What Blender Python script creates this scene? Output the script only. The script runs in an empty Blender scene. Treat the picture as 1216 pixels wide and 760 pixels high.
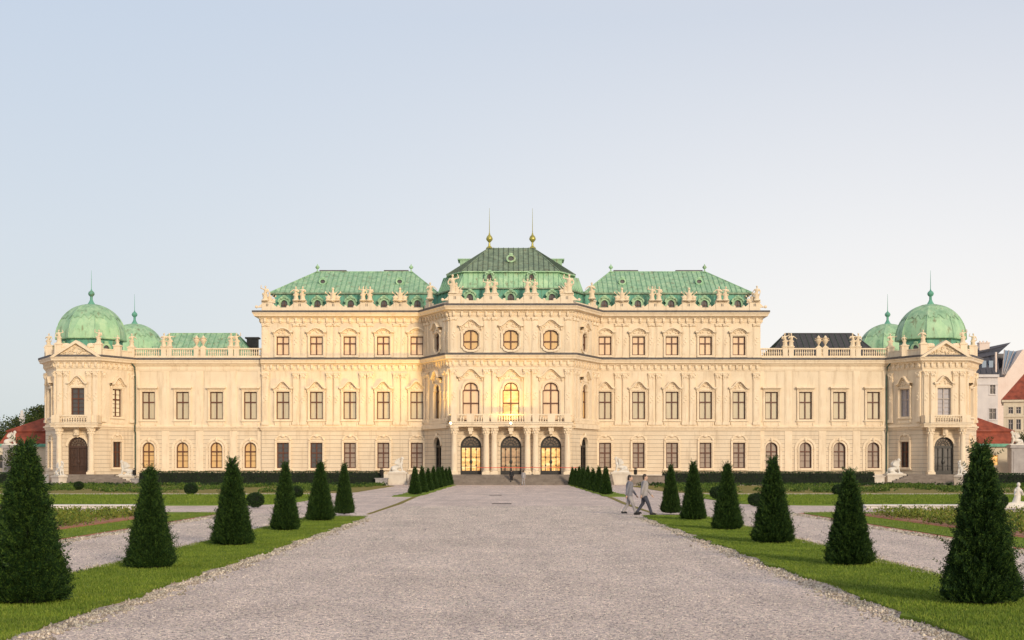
import bpy, bmesh, math, random
import numpy as np
from mathutils import Vector, Matrix
random.seed(7); np.random.seed(7)
PI = math.pi; R = math.radians
S = bpy.context.scene
C = bpy.data.collections.new('scene'); S.collection.children.link(C)
E = 2.05; F = 1689.0; HZ = 555.0            # eye height, focal length in photo pixels, horizon row

# ------------------------------------------------------------------ helpers
def gy(py): return E*F/(py-HZ)               # distance of a ground point seen at row py

def tag(o, label=None, cat=None, group=None, kind=None):
    if label: o['label'] = label
    if cat: o['category'] = cat
    if group: o['group'] = group
    if kind: o['kind'] = kind
    return o

def empty(name, loc=(0,0,0), rz=0, parent=None):
    o = bpy.data.objects.new(name, None); C.objects.link(o)
    o.empty_display_size = .3; o.location = loc; o.rotation_euler = (0,0,rz)
    if parent: o.parent = parent
    return o

def copy_tree(o, parent=None):
    c = o.copy(); C.objects.link(c); c.parent = parent
    for ch in list(o.children): copy_tree(ch, c)
    return c

class Fr:
    """frame of a facade plane: u along it, d out of it, z up"""
    def __init__(s, x0, y0, x1=None, y1=None):
        if x1 is None: x1, y1 = x0+1, y0
        s.o = (x0, y0); L = math.hypot(x1-x0, y1-y0); s.L = L
        s.u = ((x1-x0)/L, (y1-y0)/L); s.n = (s.u[1], -s.u[0])
    def __call__(s, u, d, z):
        return (s.o[0]+u*s.u[0]+d*s.n[0], s.o[1]+u*s.u[1]+d*s.n[1], z)

WORLD = lambda u, d, z: (u, d, z)

class MB:
    def __init__(s): s.v = []; s.f = []; s.m = []
    def add(s, vs, fs, mi=0):
        b = len(s.v); s.v += [tuple(p) for p in vs]
        for f in fs: s.f.append(tuple(b+i for i in f)); s.m.append(mi)
    def box(s, T, u0, u1, d0, d1, z0, z1, mi=0):
        vs = [T(u,d,z) for z in (z0,z1) for d in (d0,d1) for u in (u0,u1)]
        s.add(vs, [(0,1,3,2),(4,6,7,5),(0,4,5,1),(2,3,7,6),(0,2,6,4),(1,5,7,3)], mi)
    def prism(s, T, pts, d0, d1, mi=0):
        n = len(pts)
        vs = [T(u,d0,z) for u,z in pts]+[T(u,d1,z) for u,z in pts]
        fs = [tuple(range(n)), tuple(range(2*n-1,n-1,-1))]
        fs += [(i,i+n,(i+1)%n+n,(i+1)%n) for i in range(n)]
        s.add(vs, fs, mi)
    def ring(s, T, inner, outer, d0, d1, mi=0, closed=True):
        n = len(inner)
        vs = [T(u,d,z) for d in (d0,d1) for ch in (inner,outer) for u,z in ch]
        g = lambda dd,k,i: dd*2*n+k*n+(i%n)
        fs = []
        for i in range(n if closed else n-1):
            fs += [(g(1,0,i),g(1,1,i),g(1,1,i+1),g(1,0,i+1)),
                   (g(0,0,i),g(1,0,i),g(1,0,i+1),g(0,0,i+1)),
                   (g(0,1,i),g(0,1,i+1),g(1,1,i+1),g(1,1,i)),
                   (g(0,0,i),g(0,0,i+1),g(0,1,i+1),g(0,1,i))]
        s.add(vs, fs, mi)
    def poly(s, pts, mi=0): s.add(pts, [tuple(range(len(pts)))], mi)
    def plan(s, pts, z0, z1, mi=0):
        n = len(pts)
        vs = [(x,y,z0) for x,y in pts]+[(x,y,z1) for x,y in pts]
        s.add(vs, [tuple(range(n-1,-1,-1)), tuple(range(n,2*n))]+[(i,(i+1)%n,(i+1)%n+n,i+n) for i in range(n)], mi)
    def lathe(s, c, prof, n=12, ph=0, mi=0, sx=1, sy=1):
        vs = []; k = len(prof)
        for r,z in prof:
            for i in range(n):
                a = ph+2*PI*i/n; vs.append((c[0]+r*sx*math.cos(a), c[1]+r*sy*math.sin(a), c[2]+z))
        fs = [(j*n+i, j*n+(i+1)%n, (j+1)*n+(i+1)%n, (j+1)*n+i) for j in range(k-1) for i in range(n)]
        fs += [tuple(range(n-1,-1,-1)), tuple((k-1)*n+i for i in range(n))]
        s.add(vs, fs, mi)
    def tube(s, pts, rs, n=8, mi=0):
        pts = [Vector(p) for p in pts]
        if not isinstance(rs, (list,tuple)): rs = [rs]*len(pts)
        vs = []
        for i,p in enumerate(pts):
            t = (pts[min(i+1,len(pts)-1)]-pts[max(i-1,0)]).normalized()
            a = t.orthogonal().normalized() if abs(t.z)>.95 else t.cross(Vector((0,0,1))).normalized()
            b = t.cross(a)
            for k in range(n):
                q = 2*PI*k/n; vs.append(p+(a*math.cos(q)+b*math.sin(q))*rs[i])
        k = len(pts)
        fs = [(j*n+i, j*n+(i+1)%n, (j+1)*n+(i+1)%n, (j+1)*n+i) for j in range(k-1) for i in range(n)]
        fs += [tuple(range(n-1,-1,-1)), tuple((k-1)*n+i for i in range(n))]
        s.add(vs, fs, mi)
    def blob(s, T, u, d, z, ru, rd, rz, n=7, k=5, mi=0):
        vs = [T(u,d,z-rz)]
        for j in range(1,k):
            b = -PI/2+PI*j/k
            for i in range(n):
                a = 2*PI*i/n; vs.append(T(u+ru*math.cos(b)*math.cos(a), d+rd*math.cos(b)*math.sin(a), z+rz*math.sin(b)))
        vs.append(T(u,d,z+rz)); L = len(vs)-1
        fs = [(0,1+(i+1)%n,1+i) for i in range(n)]
        fs += [(1+j*n+i,1+j*n+(i+1)%n,1+(j+1)*n+(i+1)%n,1+(j+1)*n+i) for j in range(k-2) for i in range(n)]
        fs += [(L,1+(k-2)*n+i,1+(k-2)*n+(i+1)%n) for i in range(n)]
        s.add(vs, fs, mi)
    def cap(s, a, b, ra, rb, n=12):
        """tapered limb with rounded ends"""
        a = Vector(a); b = Vector(b); t = (b-a).normalized()
        pts = []; rs = []
        for q in (-.98,-.75,-.4): pts.append(a+t*ra*q); rs.append(ra*math.sqrt(1-q*q))
        pts.append(a); rs.append(ra); pts.append(b); rs.append(rb)
        for q in (.4,.75,.98): pts.append(b+t*rb*q); rs.append(rb*math.sqrt(1-q*q))
        s.tube(pts, rs, n)
    def sweep(s, path, prof, mi=0):
        """profile (outward offset, z) along a plan path with mitres; outward is to the right of travel"""
        P = [Vector(p) for p in path]; nn = []
        for i in range(len(P)-1):
            t = (P[i+1]-P[i]).normalized(); nn.append(Vector((t.y,-t.x)))
        vs = []
        for i,p in enumerate(P):
            if i==0: m = nn[0]
            elif i==len(P)-1: m = nn[-1]
            else:
                m = (nn[i-1]+nn[i]).normalized(); m = m/ max(.3,m.dot(nn[i]))
            for d,z in prof: vs.append((p.x+m.x*d, p.y+m.y*d, z))
        k = len(prof)
        fs = [(i*k+j,(i+1)*k+j,(i+1)*k+(j+1)%k,i*k+(j+1)%k) for i in range(len(P)-1) for j in range(k)]
        fs += [tuple(range(k)), tuple((len(P)-1)*k+j for j in range(k-1,-1,-1))]
        s.add(vs, fs, mi)
    def build(s, name, mat, parent=None, smooth=False, recalc=True):
        me = bpy.data.meshes.new(name); me.from_pydata(s.v, [], s.f)
        mats = mat if isinstance(mat,(list,tuple)) else [mat]
        for m in mats: me.materials.append(m)
        if len(mats)>1: me.polygons.foreach_set('material_index', s.m)
        if recalc:
            bm = bmesh.new(); bm.from_mesh(me); bmesh.ops.recalc_face_normals(bm, faces=bm.faces); bm.to_mesh(me); bm.free()
        if smooth:
            me.polygons.foreach_set('use_smooth', [True]*len(me.polygons))
            try: me.set_sharp_from_angle(angle=R(40))
            except Exception: pass
        o = bpy.data.objects.new(name, me); C.objects.link(o)
        if parent: o.parent = parent
        return o

def np_mesh(name, V, Q, mat):
    me = bpy.data.meshes.new(name); k = Q.shape[1]
    me.vertices.add(len(V)); me.vertices.foreach_set('co', V.astype(np.float32).ravel())
    me.loops.add(Q.size); me.loops.foreach_set('vertex_index', Q.astype(np.int32).ravel())
    me.polygons.add(len(Q)); me.polygons.foreach_set('loop_start', np.arange(0,Q.size,k,dtype=np.int32))
    me.materials.append(mat); me.update(calc_edges=True); me.validate()
    return me

def link(name, me, parent=None):
    o = bpy.data.objects.new(name, me); C.objects.link(o)
    if parent: o.parent = parent
    return o

def remeshed(mb, name, mat, vox=.03, parent=None, smooth_it=2):
    """fuse the limbs of a figure into one continuous surface"""
    o = mb.build(name, mat, None)
    m = o.modifiers.new('r','REMESH'); m.mode = 'VOXEL'; m.voxel_size = vox
    q = o.modifiers.new('s','SMOOTH'); q.iterations = smooth_it; q.factor = .5
    dg = bpy.context.evaluated_depsgraph_get(); me = bpy.data.meshes.new_from_object(o.evaluated_get(dg))
    me.name = name; old = o.data; o.modifiers.clear(); o.data = me; bpy.data.meshes.remove(old)
    me.polygons.foreach_set('use_smooth', [True]*len(me.polygons))
    if not me.materials: me.materials.append(mat)
    if parent: o.parent = parent
    return o

# ------------------------------------------------------------------ materials
def newmat(name):
    m = bpy.data.materials.new(name); m.use_nodes = True
    nt = m.node_tree; b = nt.nodes['Principled BSDF']; return m, nt, b
def N(nt, t, **k):
    n = nt.nodes.new(t)
    for a,v in k.items():
        if hasattr(n,a): setattr(n,a,v)
        else: n.inputs[a.replace('_',' ')].default_value = v
    return n
def ramp(nt, fac, stops):
    r = nt.nodes.new('ShaderNodeValToRGB'); el = r.color_ramp.elements
    while len(el)<len(stops): el.new(.5)
    for e,(p,c) in zip(el,stops): e.position = p; e.color = (*c,1) if len(c)==3 else c
    nt.links.new(fac, r.inputs['Fac']); return r.outputs['Color']
def objco(nt, sc=(1,1,1)):
    tc = nt.nodes.new('ShaderNodeTexCoord'); mp = nt.nodes.new('ShaderNodeMapping')
    mp.inputs['Scale'].default_value = sc; nt.links.new(tc.outputs['Object'], mp.inputs['Vector']); return mp.outputs['Vector']
def noise(nt, vec, scale, detail=4, rough=.55):
    n = nt.nodes.new('ShaderNodeTexNoise'); n.inputs['Scale'].default_value = scale
    n.inputs['Detail'].default_value = detail; n.inputs['Roughness'].default_value = rough
    nt.links.new(vec, n.inputs['Vector']); return n.outputs['Fac']
def mix(nt, a, b, fac, mode='MIX'):
    m = nt.nodes.new('ShaderNodeMix'); m.data_type = 'RGBA'; m.blend_type = mode
    for s,v in ((m.inputs[0],fac),(m.inputs[6],a),(m.inputs[7],b)):
        if isinstance(v,(int,float)): s.default_value = v
        elif isinstance(v,tuple): s.default_value = (*v,1)
        else: nt.links.new(v,s)
    return m.outputs[2]
def bump(nt, b, h, strength=.3, dist=.02):
    n = nt.nodes.new('ShaderNodeBump'); n.inputs['Strength'].default_value = strength; n.inputs['Distance'].default_value = dist
    nt.links.new(h, n.inputs['Height']); nt.links.new(n.outputs['Normal'], b.inputs['Normal'])

def stone(name, a, b_, rough=.85, groove=False, stain=.35, sc=1.0):
    m, nt, b = newmat(name); v = objco(nt)
    c = ramp(nt, noise(nt, v, .55*sc, 6), [(.3,a),(.7,b_)])
    vs = objco(nt, (1.6,1.6,.18)); st = noise(nt, vs, 1.1*sc, 5, .65)
    dark = tuple(x*f for x,f in zip(a,(.66,.60,.54)))
    f = ramp(nt, st, [(.52,(0,0,0)),(.78,(stain,stain,stain))])
    c = mix(nt, c, dark, f)
    fine = noise(nt, v, 9*sc, 3)
    c = mix(nt, c, ramp(nt, fine, [(.3,(.88,.87,.85)),(.7,(1,1,1))]), .6, 'MULTIPLY')
    h = fine
    if groove:
        sp = nt.nodes.new('ShaderNodeSeparateXYZ'); nt.links.new(v, sp.inputs[0])
        mu = N(nt,'ShaderNodeMath',operation='MULTIPLY'); nt.links.new(sp.outputs['Z'], mu.inputs[0]); mu.inputs[1].default_value = 1/.50
        fr = N(nt,'ShaderNodeMath',operation='FRACT'); nt.links.new(mu.outputs[0], fr.inputs[0])
        g = ramp(nt, fr.outputs[0], [(0,(0,0,0)),(.05,(0,0,0)),(.12,(1,1,1)),(.95,(1,1,1)),(1,(0,0,0))])
        c = mix(nt, tuple(x*.6 for x in a), c, g)
        ad = N(nt,'ShaderNodeMath',operation='MULTIPLY_ADD'); nt.links.new(g, ad.inputs[0]); ad.inputs[1].default_value = 6; nt.links.new(fine, ad.inputs[2]); h = ad.outputs[0]
    nt.links.new(c, b.inputs['Base Color']); b.inputs['Roughness'].default_value = rough
    bump(nt, b, h, .35, .02)
    return m

def plain(name, col, rough=.6, metal=0, coat=0, emit=None, es=0, var=.25, sc=3):
    m, nt, b = newmat(name); v = objco(nt)
    c = ramp(nt, noise(nt, v, sc, 4), [(.3,tuple(x*(1-var) for x in col)),(.7,tuple(min(1,x*(1+var)) for x in col))])
    nt.links.new(c, b.inputs['Base Color']); b.inputs['Roughness'].default_value = rough; b.inputs['Metallic'].default_value = metal
    b.inputs['Coat Weight'].default_value = coat; b.inputs['Coat Roughness'].default_value = .04
    if emit: b.inputs['Emission Color'].default_value = (*emit,1); b.inputs['Emission Strength'].default_value = es
    return m

def copper(name, a, b_, c_, streak=(2.2,2.2,.25)):
    m, nt, b = newmat(name); v = objco(nt, streak); w = objco(nt)
    col = ramp(nt, noise(nt, v, .9, 6, .65), [(.25,a),(.5,b_),(.75,c_)])
    pat = ramp(nt, noise(nt, w, .7, 5, .7), [(.56,(0,0,0)),(.72,(.65,.65,.65))])
    col = mix(nt, col, tuple(x*.55 for x in a), pat)
    br = ramp(nt, noise(nt, objco(nt,(1.2,1.2,.35)), 1.3, 5, .7), [(.55,(0,0,0)),(.68,(.75,.75,.75))])
    col = mix(nt, col, (.17,.13,.06), br)
    pl = nt.nodes.new('ShaderNodeTexVoronoi'); pl.inputs['Scale'].default_value = .9; nt.links.new(objco(nt,(1.3,1.3,.6)), pl.inputs['Vector']); ps_ = nt.nodes.new('ShaderNodeSeparateColor'); nt.links.new(pl.outputs['Color'], ps_.inputs[0])
    col = mix(nt, col, ramp(nt, ps_.outputs[0], [(0,(.80,.84,.84)),(1,(1.12,1.08,1.02))]), .8, 'MULTIPLY')
    nt.links.new(col, b.inputs['Base Color']); b.inputs['Roughness'].default_value = .62
    bump(nt, b, noise(nt, w, 3, 3), .25, .03)
    return m

def foliage(name, a, b_, c_, rough=.7, patch=.9):
    m, nt, b = newmat(name)
    g = nt.nodes.new('ShaderNodeNewGeometry')
    c = ramp(nt, g.outputs['Random Per Island'], [(0,a),(.5,b_),(1,c_)])
    big = ramp(nt, noise(nt, objco(nt), patch, 3), [(.35,(.62,.66,.6)),(.65,(1.15,1.1,1.0))])
    nt.links.new(mix(nt, c, big, .8, 'MULTIPLY'), b.inputs['Base Color'])
    b.inputs['Roughness'].default_value = rough; b.inputs['Specular IOR Level'].default_value = .25
    return m

M = {}
CR = (.83,.66,.42)
M['stucco'] = stone('cream_stucco', (.76,.63,.46), (.84,.715,.54), stain=.75)
M['rust'] = stone('rusticated_stucco', (.73,.60,.44), (.80,.68,.515), groove=True, stain=.75)
M['trim'] = stone('stone_trim', (.81,.665,.48), (.88,.745,.56), stain=.7, sc=1.6)
M['statue'] = stone('weathered_statue_stone', (.72,.58,.40), (.84,.71,.52), stain=.6, sc=3)
M['white'] = stone('white_marble', (.66,.62,.55), (.78,.74,.67), stain=.5, sc=3, rough=.6)
M['lead'] = plain('dark_lead_flashing', (.10,.09,.088), .7)
M['step'] = stone('grey_stone_steps', (.17,.14,.115), (.27,.225,.19), stain=.6, sc=2)
M['plinthstone'] = stone('pale_plinth_stone', (.62,.55,.46), (.74,.67,.57), stain=.45, sc=2)
M['copper'] = copper('green_copper', (.19,.36,.22), (.31,.51,.32), (.47,.63,.41))
M['copper_dark'] = copper('dark_weathered_copper', (.11,.15,.10), (.19,.26,.17), (.29,.39,.27))
M['copper_teal'] = copper('teal_copper', (.07,.26,.20), (.13,.38,.28), (.22,.46,.32))
M['copper_light'] = copper('pale_green_copper', (.24,.47,.27), (.36,.58,.36), (.48,.66,.42), (1,1,.6))
M['seam'] = plain('copper_seam', (.17,.36,.22), .6)
M['seam_dark'] = plain('dark_copper_seam', (.05,.08,.055), .6)
M['slate'] = plain('dark_grey_roofing', (.05,.048,.052), .6)
M['gilt'] = plain('gilded_copper', (.42,.38,.10), .4, .5)
M['frame'] = plain('red_brown_window_frame', (.11,.036,.016), .5)
M['frame_pale'] = plain('grey_window_frame', (.42,.36,.33), .5)
M['iron'] = plain('black_iron', (.02,.018,.016), .45)
M['wood'] = plain('dark_brown_door_wood', (.06,.028,.016), .45)
def pane(name, col, rough=.06, es=0, em=None):
    m, nt, b = newmat(name); v = objco(nt)
    # woven blind behind the glass: soft vertical folds
    f = noise(nt, objco(nt,(6,6,.3)), 1.0, 2)
    c = ramp(nt, f, [(.3,tuple(x*.86 for x in col)),(.7,col)])
    nt.links.new(c, b.inputs['Base Color']); b.inputs['Roughness'].default_value = .5
    b.inputs['Coat Weight'].default_value = 1; b.inputs['Coat Roughness'].default_value = rough; b.inputs['Coat IOR'].default_value = 1.5
    wv = noise(nt, v, 1.1, 1)
    n = nt.nodes.new('ShaderNodeBump'); n.inputs['Strength'].default_value = .06; n.inputs['Distance'].default_value = .1
    nt.links.new(wv, n.inputs['Height']); nt.links.new(n.outputs['Normal'], b.inputs['Coat Normal'])
    if em:
        e = ramp(nt, noise(nt, objco(nt,(1,1,2.2)), .9, 4, .7), [(.3,tuple(x*.15 for x in em)),(.5,em),(.66,(1,.80,.40))])
        nt.links.new(e, b.inputs['Emission Color']); b.inputs['Emission Strength'].default_value = es
    return m
M['blind'] = pane('cream_blind_behind_glass', (.62,.53,.36))
M['blind_pink'] = pane('pale_blind_behind_glass', (.88,.62,.38))
M['blind_dim'] = pane('dim_blind_behind_glass', (.36,.27,.20))
M['blind_amber_lit'] = pane('amber_lit_blind_behind_glass', (.78,.50,.20))
M['glass_dark'] = pane('dark_glass', (.06,.05,.045))
M['glass_brown'] = pane('brown_tinted_glass', (.14,.085,.04))
M['glass_grey'] = pane('grey_lilac_glass', (.42,.39,.42))
M['lit'] = pane('lit_room_glass', (.5,.36,.15), em=(1,.46,.10), es=1.0)
M['lit_dim'] = pane('dim_lit_hall_glass', (.30,.20,.12), em=(.9,.45,.16), es=.35)
M['painted_reflection'] = pane('painted_reflection_glass', (.95,.85,.62))  # reflection of the bright sky is put into the pane colour
M['yew'] = foliage('yew_needles', (.006,.022,.006), (.016,.050,.010), (.075,.135,.022), patch=9)
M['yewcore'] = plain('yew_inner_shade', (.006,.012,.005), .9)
M['bark'] = plain('brown_bark', (.07,.045,.03), .9)
M['hedge'] = foliage('hedge_leaves', (.012,.035,.010), (.022,.055,.014), (.045,.085,.02))
M['box'] = foliage('box_leaves', (.04,.09,.014), (.075,.14,.02), (.15,.20,.035))
M['beds'] = foliage('bedding_leaves', (.07,.12,.018), (.14,.19,.025), (.26,.27,.05))
M['flower'] = foliage('small_blossoms', (.45,.22,.08), (.55,.35,.12), (.6,.5,.35))
M['tree'] = foliage('tree_leaves', (.018,.040,.010), (.035,.065,.014), (.09,.10,.02))
M['redtile'] = plain('red_roof_tiles', (.25,.055,.028), .8, var=.4, sc=1.2)
M['cream_wall'] = stone('old_cream_wall', (.62,.53,.40), (.70,.62,.48), stain=.35)
M['white_wall'] = stone('white_plaster_wall', (.58,.55,.54), (.68,.64,.62), stain=.3)
M['pink_wall'] = stone('pale_pink_gable_wall', (.74,.60,.52), (.80,.68,.60), stain=.2)
M['metalroof'] = plain('dark_metal_roof', (.07,.07,.085), .45, .3)
M['skyglass'] = pane('sloping_roof_glass', (.18,.26,.36))
M['grey_stone'] = stone('grey_gate_stone', (.30,.28,.28), (.42,.40,.39), stain=.5, sc=2)
M['red'] = plain('red_tape', (.62,.04,.02), .5)
M['lampglow'] = plain('lamp_lens', (1,.9,.7), .4, emit=(1,.80,.45), es=10)
M['skin'] = plain('skin', (.52,.33,.24), .55, var=.08)
M['hair'] = plain('dark_hair', (.04,.025,.018), .6)
M['cloth_black'] = plain('black_cloth', (.018,.018,.02), .85)
M['cloth_grey'] = plain('grey_cloth', (.20,.20,.23), .9)
M['cloth_pale'] = plain('pale_grey_cloth', (.33,.31,.31), .9)
M['cloth_dark'] = plain('dark_blue_grey_cloth', (.05,.055,.075), .9)

# gravel
def gravel():
    m, nt, b = newmat('pinkish_gravel'); v = objco(nt)
    big = ramp(nt, noise(nt, v, .22, 6, .6), [(.32,(.63,.53,.475)),(.68,(.78,.665,.60))])
    vo = nt.nodes.new('ShaderNodeTexVoronoi'); vo.inputs['Scale'].default_value = 34; nt.links.new(v, vo.inputs['Vector'])
    hsv = nt.nodes.new('ShaderNodeSeparateColor'); nt.links.new(vo.outputs['Color'], hsv.inputs[0])
    st = ramp(nt, hsv.outputs[0], [(0,(.10,.10,.13)),(.12,(.50,.50,.56)),(.5,(.92,.92,.92)),(.85,(1.15,1.12,1.06)),(1,(1.7,1.6,1.45))])
    c = mix(nt, big, st, .9, 'MULTIPLY')
    vo2 = nt.nodes.new('ShaderNodeTexVoronoi'); vo2.inputs['Scale'].default_value = 13; nt.links.new(v, vo2.inputs['Vector'])
    s2 = nt.nodes.new('ShaderNodeSeparateColor'); nt.links.new(vo2.outputs['Color'], s2.inputs[0])
    c = mix(nt, c, ramp(nt, s2.outputs[1], [(0,(.45,.45,.48)),(.1,(.9,.9,.9)),(.9,(1.04,1.03,1.02)),(1,(1.35,1.3,1.2))]), .45, 'MULTIPLY')
    n2 = ramp(nt, noise(nt, v, 6, 5, .75), [(.3,(.78,.77,.78)),(.7,(1.12,1.1,1.08))])
    c = mix(nt, c, n2, .8, 'MULTIPLY')
    vl = objco(nt, (.9,.10,1)); tr = ramp(nt, noise(nt, vl, 1.1, 5, .6), [(.35,(.80,.80,.81)),(.65,(1.05,1.04,1.03))])
    c = mix(nt, c, tr, .8, 'MULTIPLY')
    nt.links.new(c, b.inputs['Base Color']); b.inputs['Roughness'].default_value = .95
    b.inputs['Specular IOR Level'].default_value = .2
    bump(nt, b, vo.outputs['Distance'], .5, .01)
    return m
M['gravel'] = gravel()
def grassmat(name, a, b_, c_):
    m, nt, b = newmat(name); v = objco(nt)
    c = ramp(nt, noise(nt, v, 1.3, 6, .65), [(.3,a),(.5,b_),(.72,c_)])
    f = ramp(nt, noise(nt, v, 40, 3, .7), [(.3,(.6,.62,.55)),(.7,(1.3,1.25,1.1))])
    c = mix(nt, c, f, .8, 'MULTIPLY')
    nt.links.new(c, b.inputs['Base Color']); b.inputs['Roughness'].default_value = .9; b.inputs['Specular IOR Level'].default_value = .15
    bump(nt, b, noise(nt, v, 30, 4, .7), .8, .03); return m
M['grass'] = grassmat('mown_grass', (.10,.17,.016), (.155,.23,.022), (.26,.30,.06))
M['lawn'] = grassmat('lawn_grass', (.12,.19,.016), (.165,.25,.02), (.22,.30,.03))
M['dry'] = grassmat('dry_grass', (.16,.15,.04), (.23,.20,.06), (.30,.22,.09))
M['blade'] = foliage('grass_blades', (.095,.165,.015), (.15,.225,.022), (.24,.29,.05))
M['soil'] = plain('reddish_soil', (.34,.15,.085), .95, sc=5)
M['brick'] = plain('brick_edging', (.38,.13,.07), .9, sc=5)
M['pebble'] = foliage('pale_pebbles', (.25,.21,.18), (.50,.43,.37), (.74,.67,.58), .9)
M['grit'] = foliage('loose_grit', (.20,.19,.20), (.60,.52,.47), (.92,.84,.76), .95)
M['kerb'] = stone('pale_stone_kerb', (.66,.63,.60), (.76,.73,.70), stain=.3, sc=2)

# ------------------------------------------------------------------ camera, world, sun
cam = bpy.data.cameras.new('camera'); camo = bpy.data.objects.new('camera', cam); C.objects.link(camo)
camo.location = (0,0,E); camo.rotation_euler = (R(90),0,0)
cam.sensor_width = 36; cam.lens = 36*F/1216; cam.shift_y = (HZ-380)/1216; cam.clip_end = 3000; cam.clip_start = .1
S.camera = camo
S.view_settings.view_transform = 'Standard'; S.view_settings.look = 'None'; S.view_settings.exposure = 0; S.view_settings.gamma = 1

SUN_EL, SUN_AZ = R(17), R(24)                # low, behind the camera to the right
w = bpy.data.worlds.new('World'); S.world = w; w.use_nodes = True; nt = w.node_tree
bg = nt.nodes['Background']; bg.inputs['Strength'].default_value = 1
sky = nt.nodes.new('ShaderNodeTexSky'); sky.sky_type = 'NISHITA'; sky.sun_disc = False
sky.sun_elevation = SUN_EL; sky.sun_rotation = PI-SUN_AZ; sky.dust_density = 2.0; sky.air_density = 1.0
sd = Vector((math.sin(SUN_AZ)*math.cos(SUN_EL), -math.cos(SUN_AZ)*math.cos(SUN_EL), math.sin(SUN_EL)))
tc = nt.nodes.new('ShaderNodeTexCoord'); sp = nt.nodes.new('ShaderNodeSeparateXYZ'); nt.links.new(tc.outputs['Generated'], sp.inputs[0])
def s2l(*c): return tuple(((x/255+.055)/1.055)**2.4 if x>10 else x/3294 for x in c)
left = ramp(nt, sp.outputs['Z'], [(0,s2l(203,212,214)),(.06,s2l(208,214,218)),(.15,s2l(206,213,221)),(.30,s2l(195,206,221)),(.7,s2l(200,200,208))])
right = ramp(nt, sp.outputs['Z'], [(0,s2l(251,246,240)),(.06,s2l(248,243,238)),(.15,s2l(236,234,234)),(.30,s2l(207,212,222)),(.7,s2l(206,202,205))])
mr = nt.nodes.new('ShaderNodeMapRange'); mr.inputs['From Min'].default_value = -.36; mr.inputs['From Max'].default_value = .30; mr.interpolation_type = 'SMOOTHSTEP'
nt.links.new(sp.outputs['X'], mr.inputs['Value'])
grad = mix(nt, left, right, mr.outputs[0])
sc_ = nt.nodes.new('ShaderNodeVectorMath'); sc_.operation = 'SCALE'; sc_.inputs['Scale'].default_value = .015
nt.links.new(sky.outputs[0], sc_.inputs[0])
g2 = nt.nodes.new('ShaderNodeVectorMath'); g2.operation = 'SCALE'; g2.inputs['Scale'].default_value = 1.0; nt.links.new(grad, g2.inputs[0])
ad = nt.nodes.new('ShaderNodeVectorMath'); ad.operation = 'ADD'; nt.links.new(sc_.outputs[0], ad.inputs[0]); nt.links.new(g2.outputs[0], ad.inputs[1])
nt.links.new(ad.outputs[0], bg.inputs['Color'])
sl = bpy.data.lights.new('sun','SUN'); sl.energy = 2.45; sl.angle = R(9); sl.color = (1,.83,.61)
so = bpy.data.objects.new('sun', sl); C.objects.link(so); so.rotation_euler = sd.to_track_quat('Z','Y').to_euler()

# ------------------------------------------------------------------ the palace
PX = -0.13
pal = empty('palace', (PX,0,0))
tag(pal, 'long cream baroque palace with green copper roofs and domed corner pavilions', 'palace')
YW, YB, YC, YP = 178.0, 177.6, 170.0, 173.0
XB = 31.15
Z_STR, Z_C1, Z_C2 = 7.0, 15.45, 21.3
FL = 1.2

def chains(o):
    """lower and upper outline of an opening, left to right"""
    u, wd, z0, z1, k = o['u'], o['w']/2, o['z0'], o['z1'], o.get('k','rect')
    if k=='rect': return [(u-wd,z0),(u+wd,z0)], [(u-wd,z1),(u+wd,z1)]
    if k=='arc':
        rise = o.get('rise', wd); zs = z1-rise
        return [(u-wd,z0),(u+wd,z0)], [(u-wd*math.cos(PI*i/14), zs+rise*math.sin(PI*i/14)) for i in range(15)]
    if k=='notch':
        w2 = wd*.82; zs = z1-w2*.85
        up = [(u-wd,zs-.35),(u-wd*.92,zs-.22),(u-w2,zs-.18)]+[(u-w2*math.cos(PI*i/12), zs+w2*.85*math.sin(PI*i/12)) for i in range(13)]+[(u+w2,zs-.18),(u+wd*.92,zs-.22),(u+wd,zs-.35)]
        return [(u-wd,z0),(u+wd,z0)], up
    if k=='oct':
        q = .42; a = .14
        up = [(u-wd,z1-q),(u-wd+a,z1-q+.04),(u-wd+a+.1,z1-.16),(u-wd+q,z1-a*.6),(u-wd+q+.2,z1),(u+wd-q-.2,z1),(u+wd-q,z1-a*.6),(u+wd-a-.1,z1-.16),(u+wd-a,z1-q+.04),(u+wd,z1-q)]
        lo = [(x,z0+(z1-z)) for x,z in up]
        return lo, up

def band(mb, T, u0, u1, z0, z1, ops, d0=-.5, d1=0, mi=0):
    x = u0
    for o in sorted(ops, key=lambda q: q['u']):
        a, b = o['u']-o['w']/2, o['u']+o['w']/2
        if a>x+1e-4: mb.box(T, x, a, d0, d1, z0, z1, mi)
        lo, up = chains(o)
        if min(z for _,z in lo)>z0+1e-3:
            for p,q in zip(lo[:-1],lo[1:]):
                if q[0]-p[0]>1e-4: mb.prism(T, [(p[0],z0),(q[0],z0),q,p], d0, d1, mi)
        for p,q in zip(up[:-1],up[1:]):
            if q[0]-p[0]>1e-4: mb.prism(T, [p,q,(q[0],z1),(p[0],z1)], d0, d1, mi)
        x = b
    if u1>x+1e-4: mb.box(T, x, u1, d0, d1, z0, z1, mi)

def scaled(pts, o, du, dz=None):
    dz = du if dz is None else dz
    cu, cz = o['u'], (o['z0']+o['z1'])/2; hw, hh = o['w']/2, (o['z1']-o['z0'])/2
    return [(cu+(x-cu)*(hw+du)/hw, cz+(z-cz)*(hh+dz)/hh) for x,z in pts]

def ogee(s, flat=.78):
    s = abs(s)
    return 0 if s>flat else (.5+.5*math.cos(PI*s/flat))**.8

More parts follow.
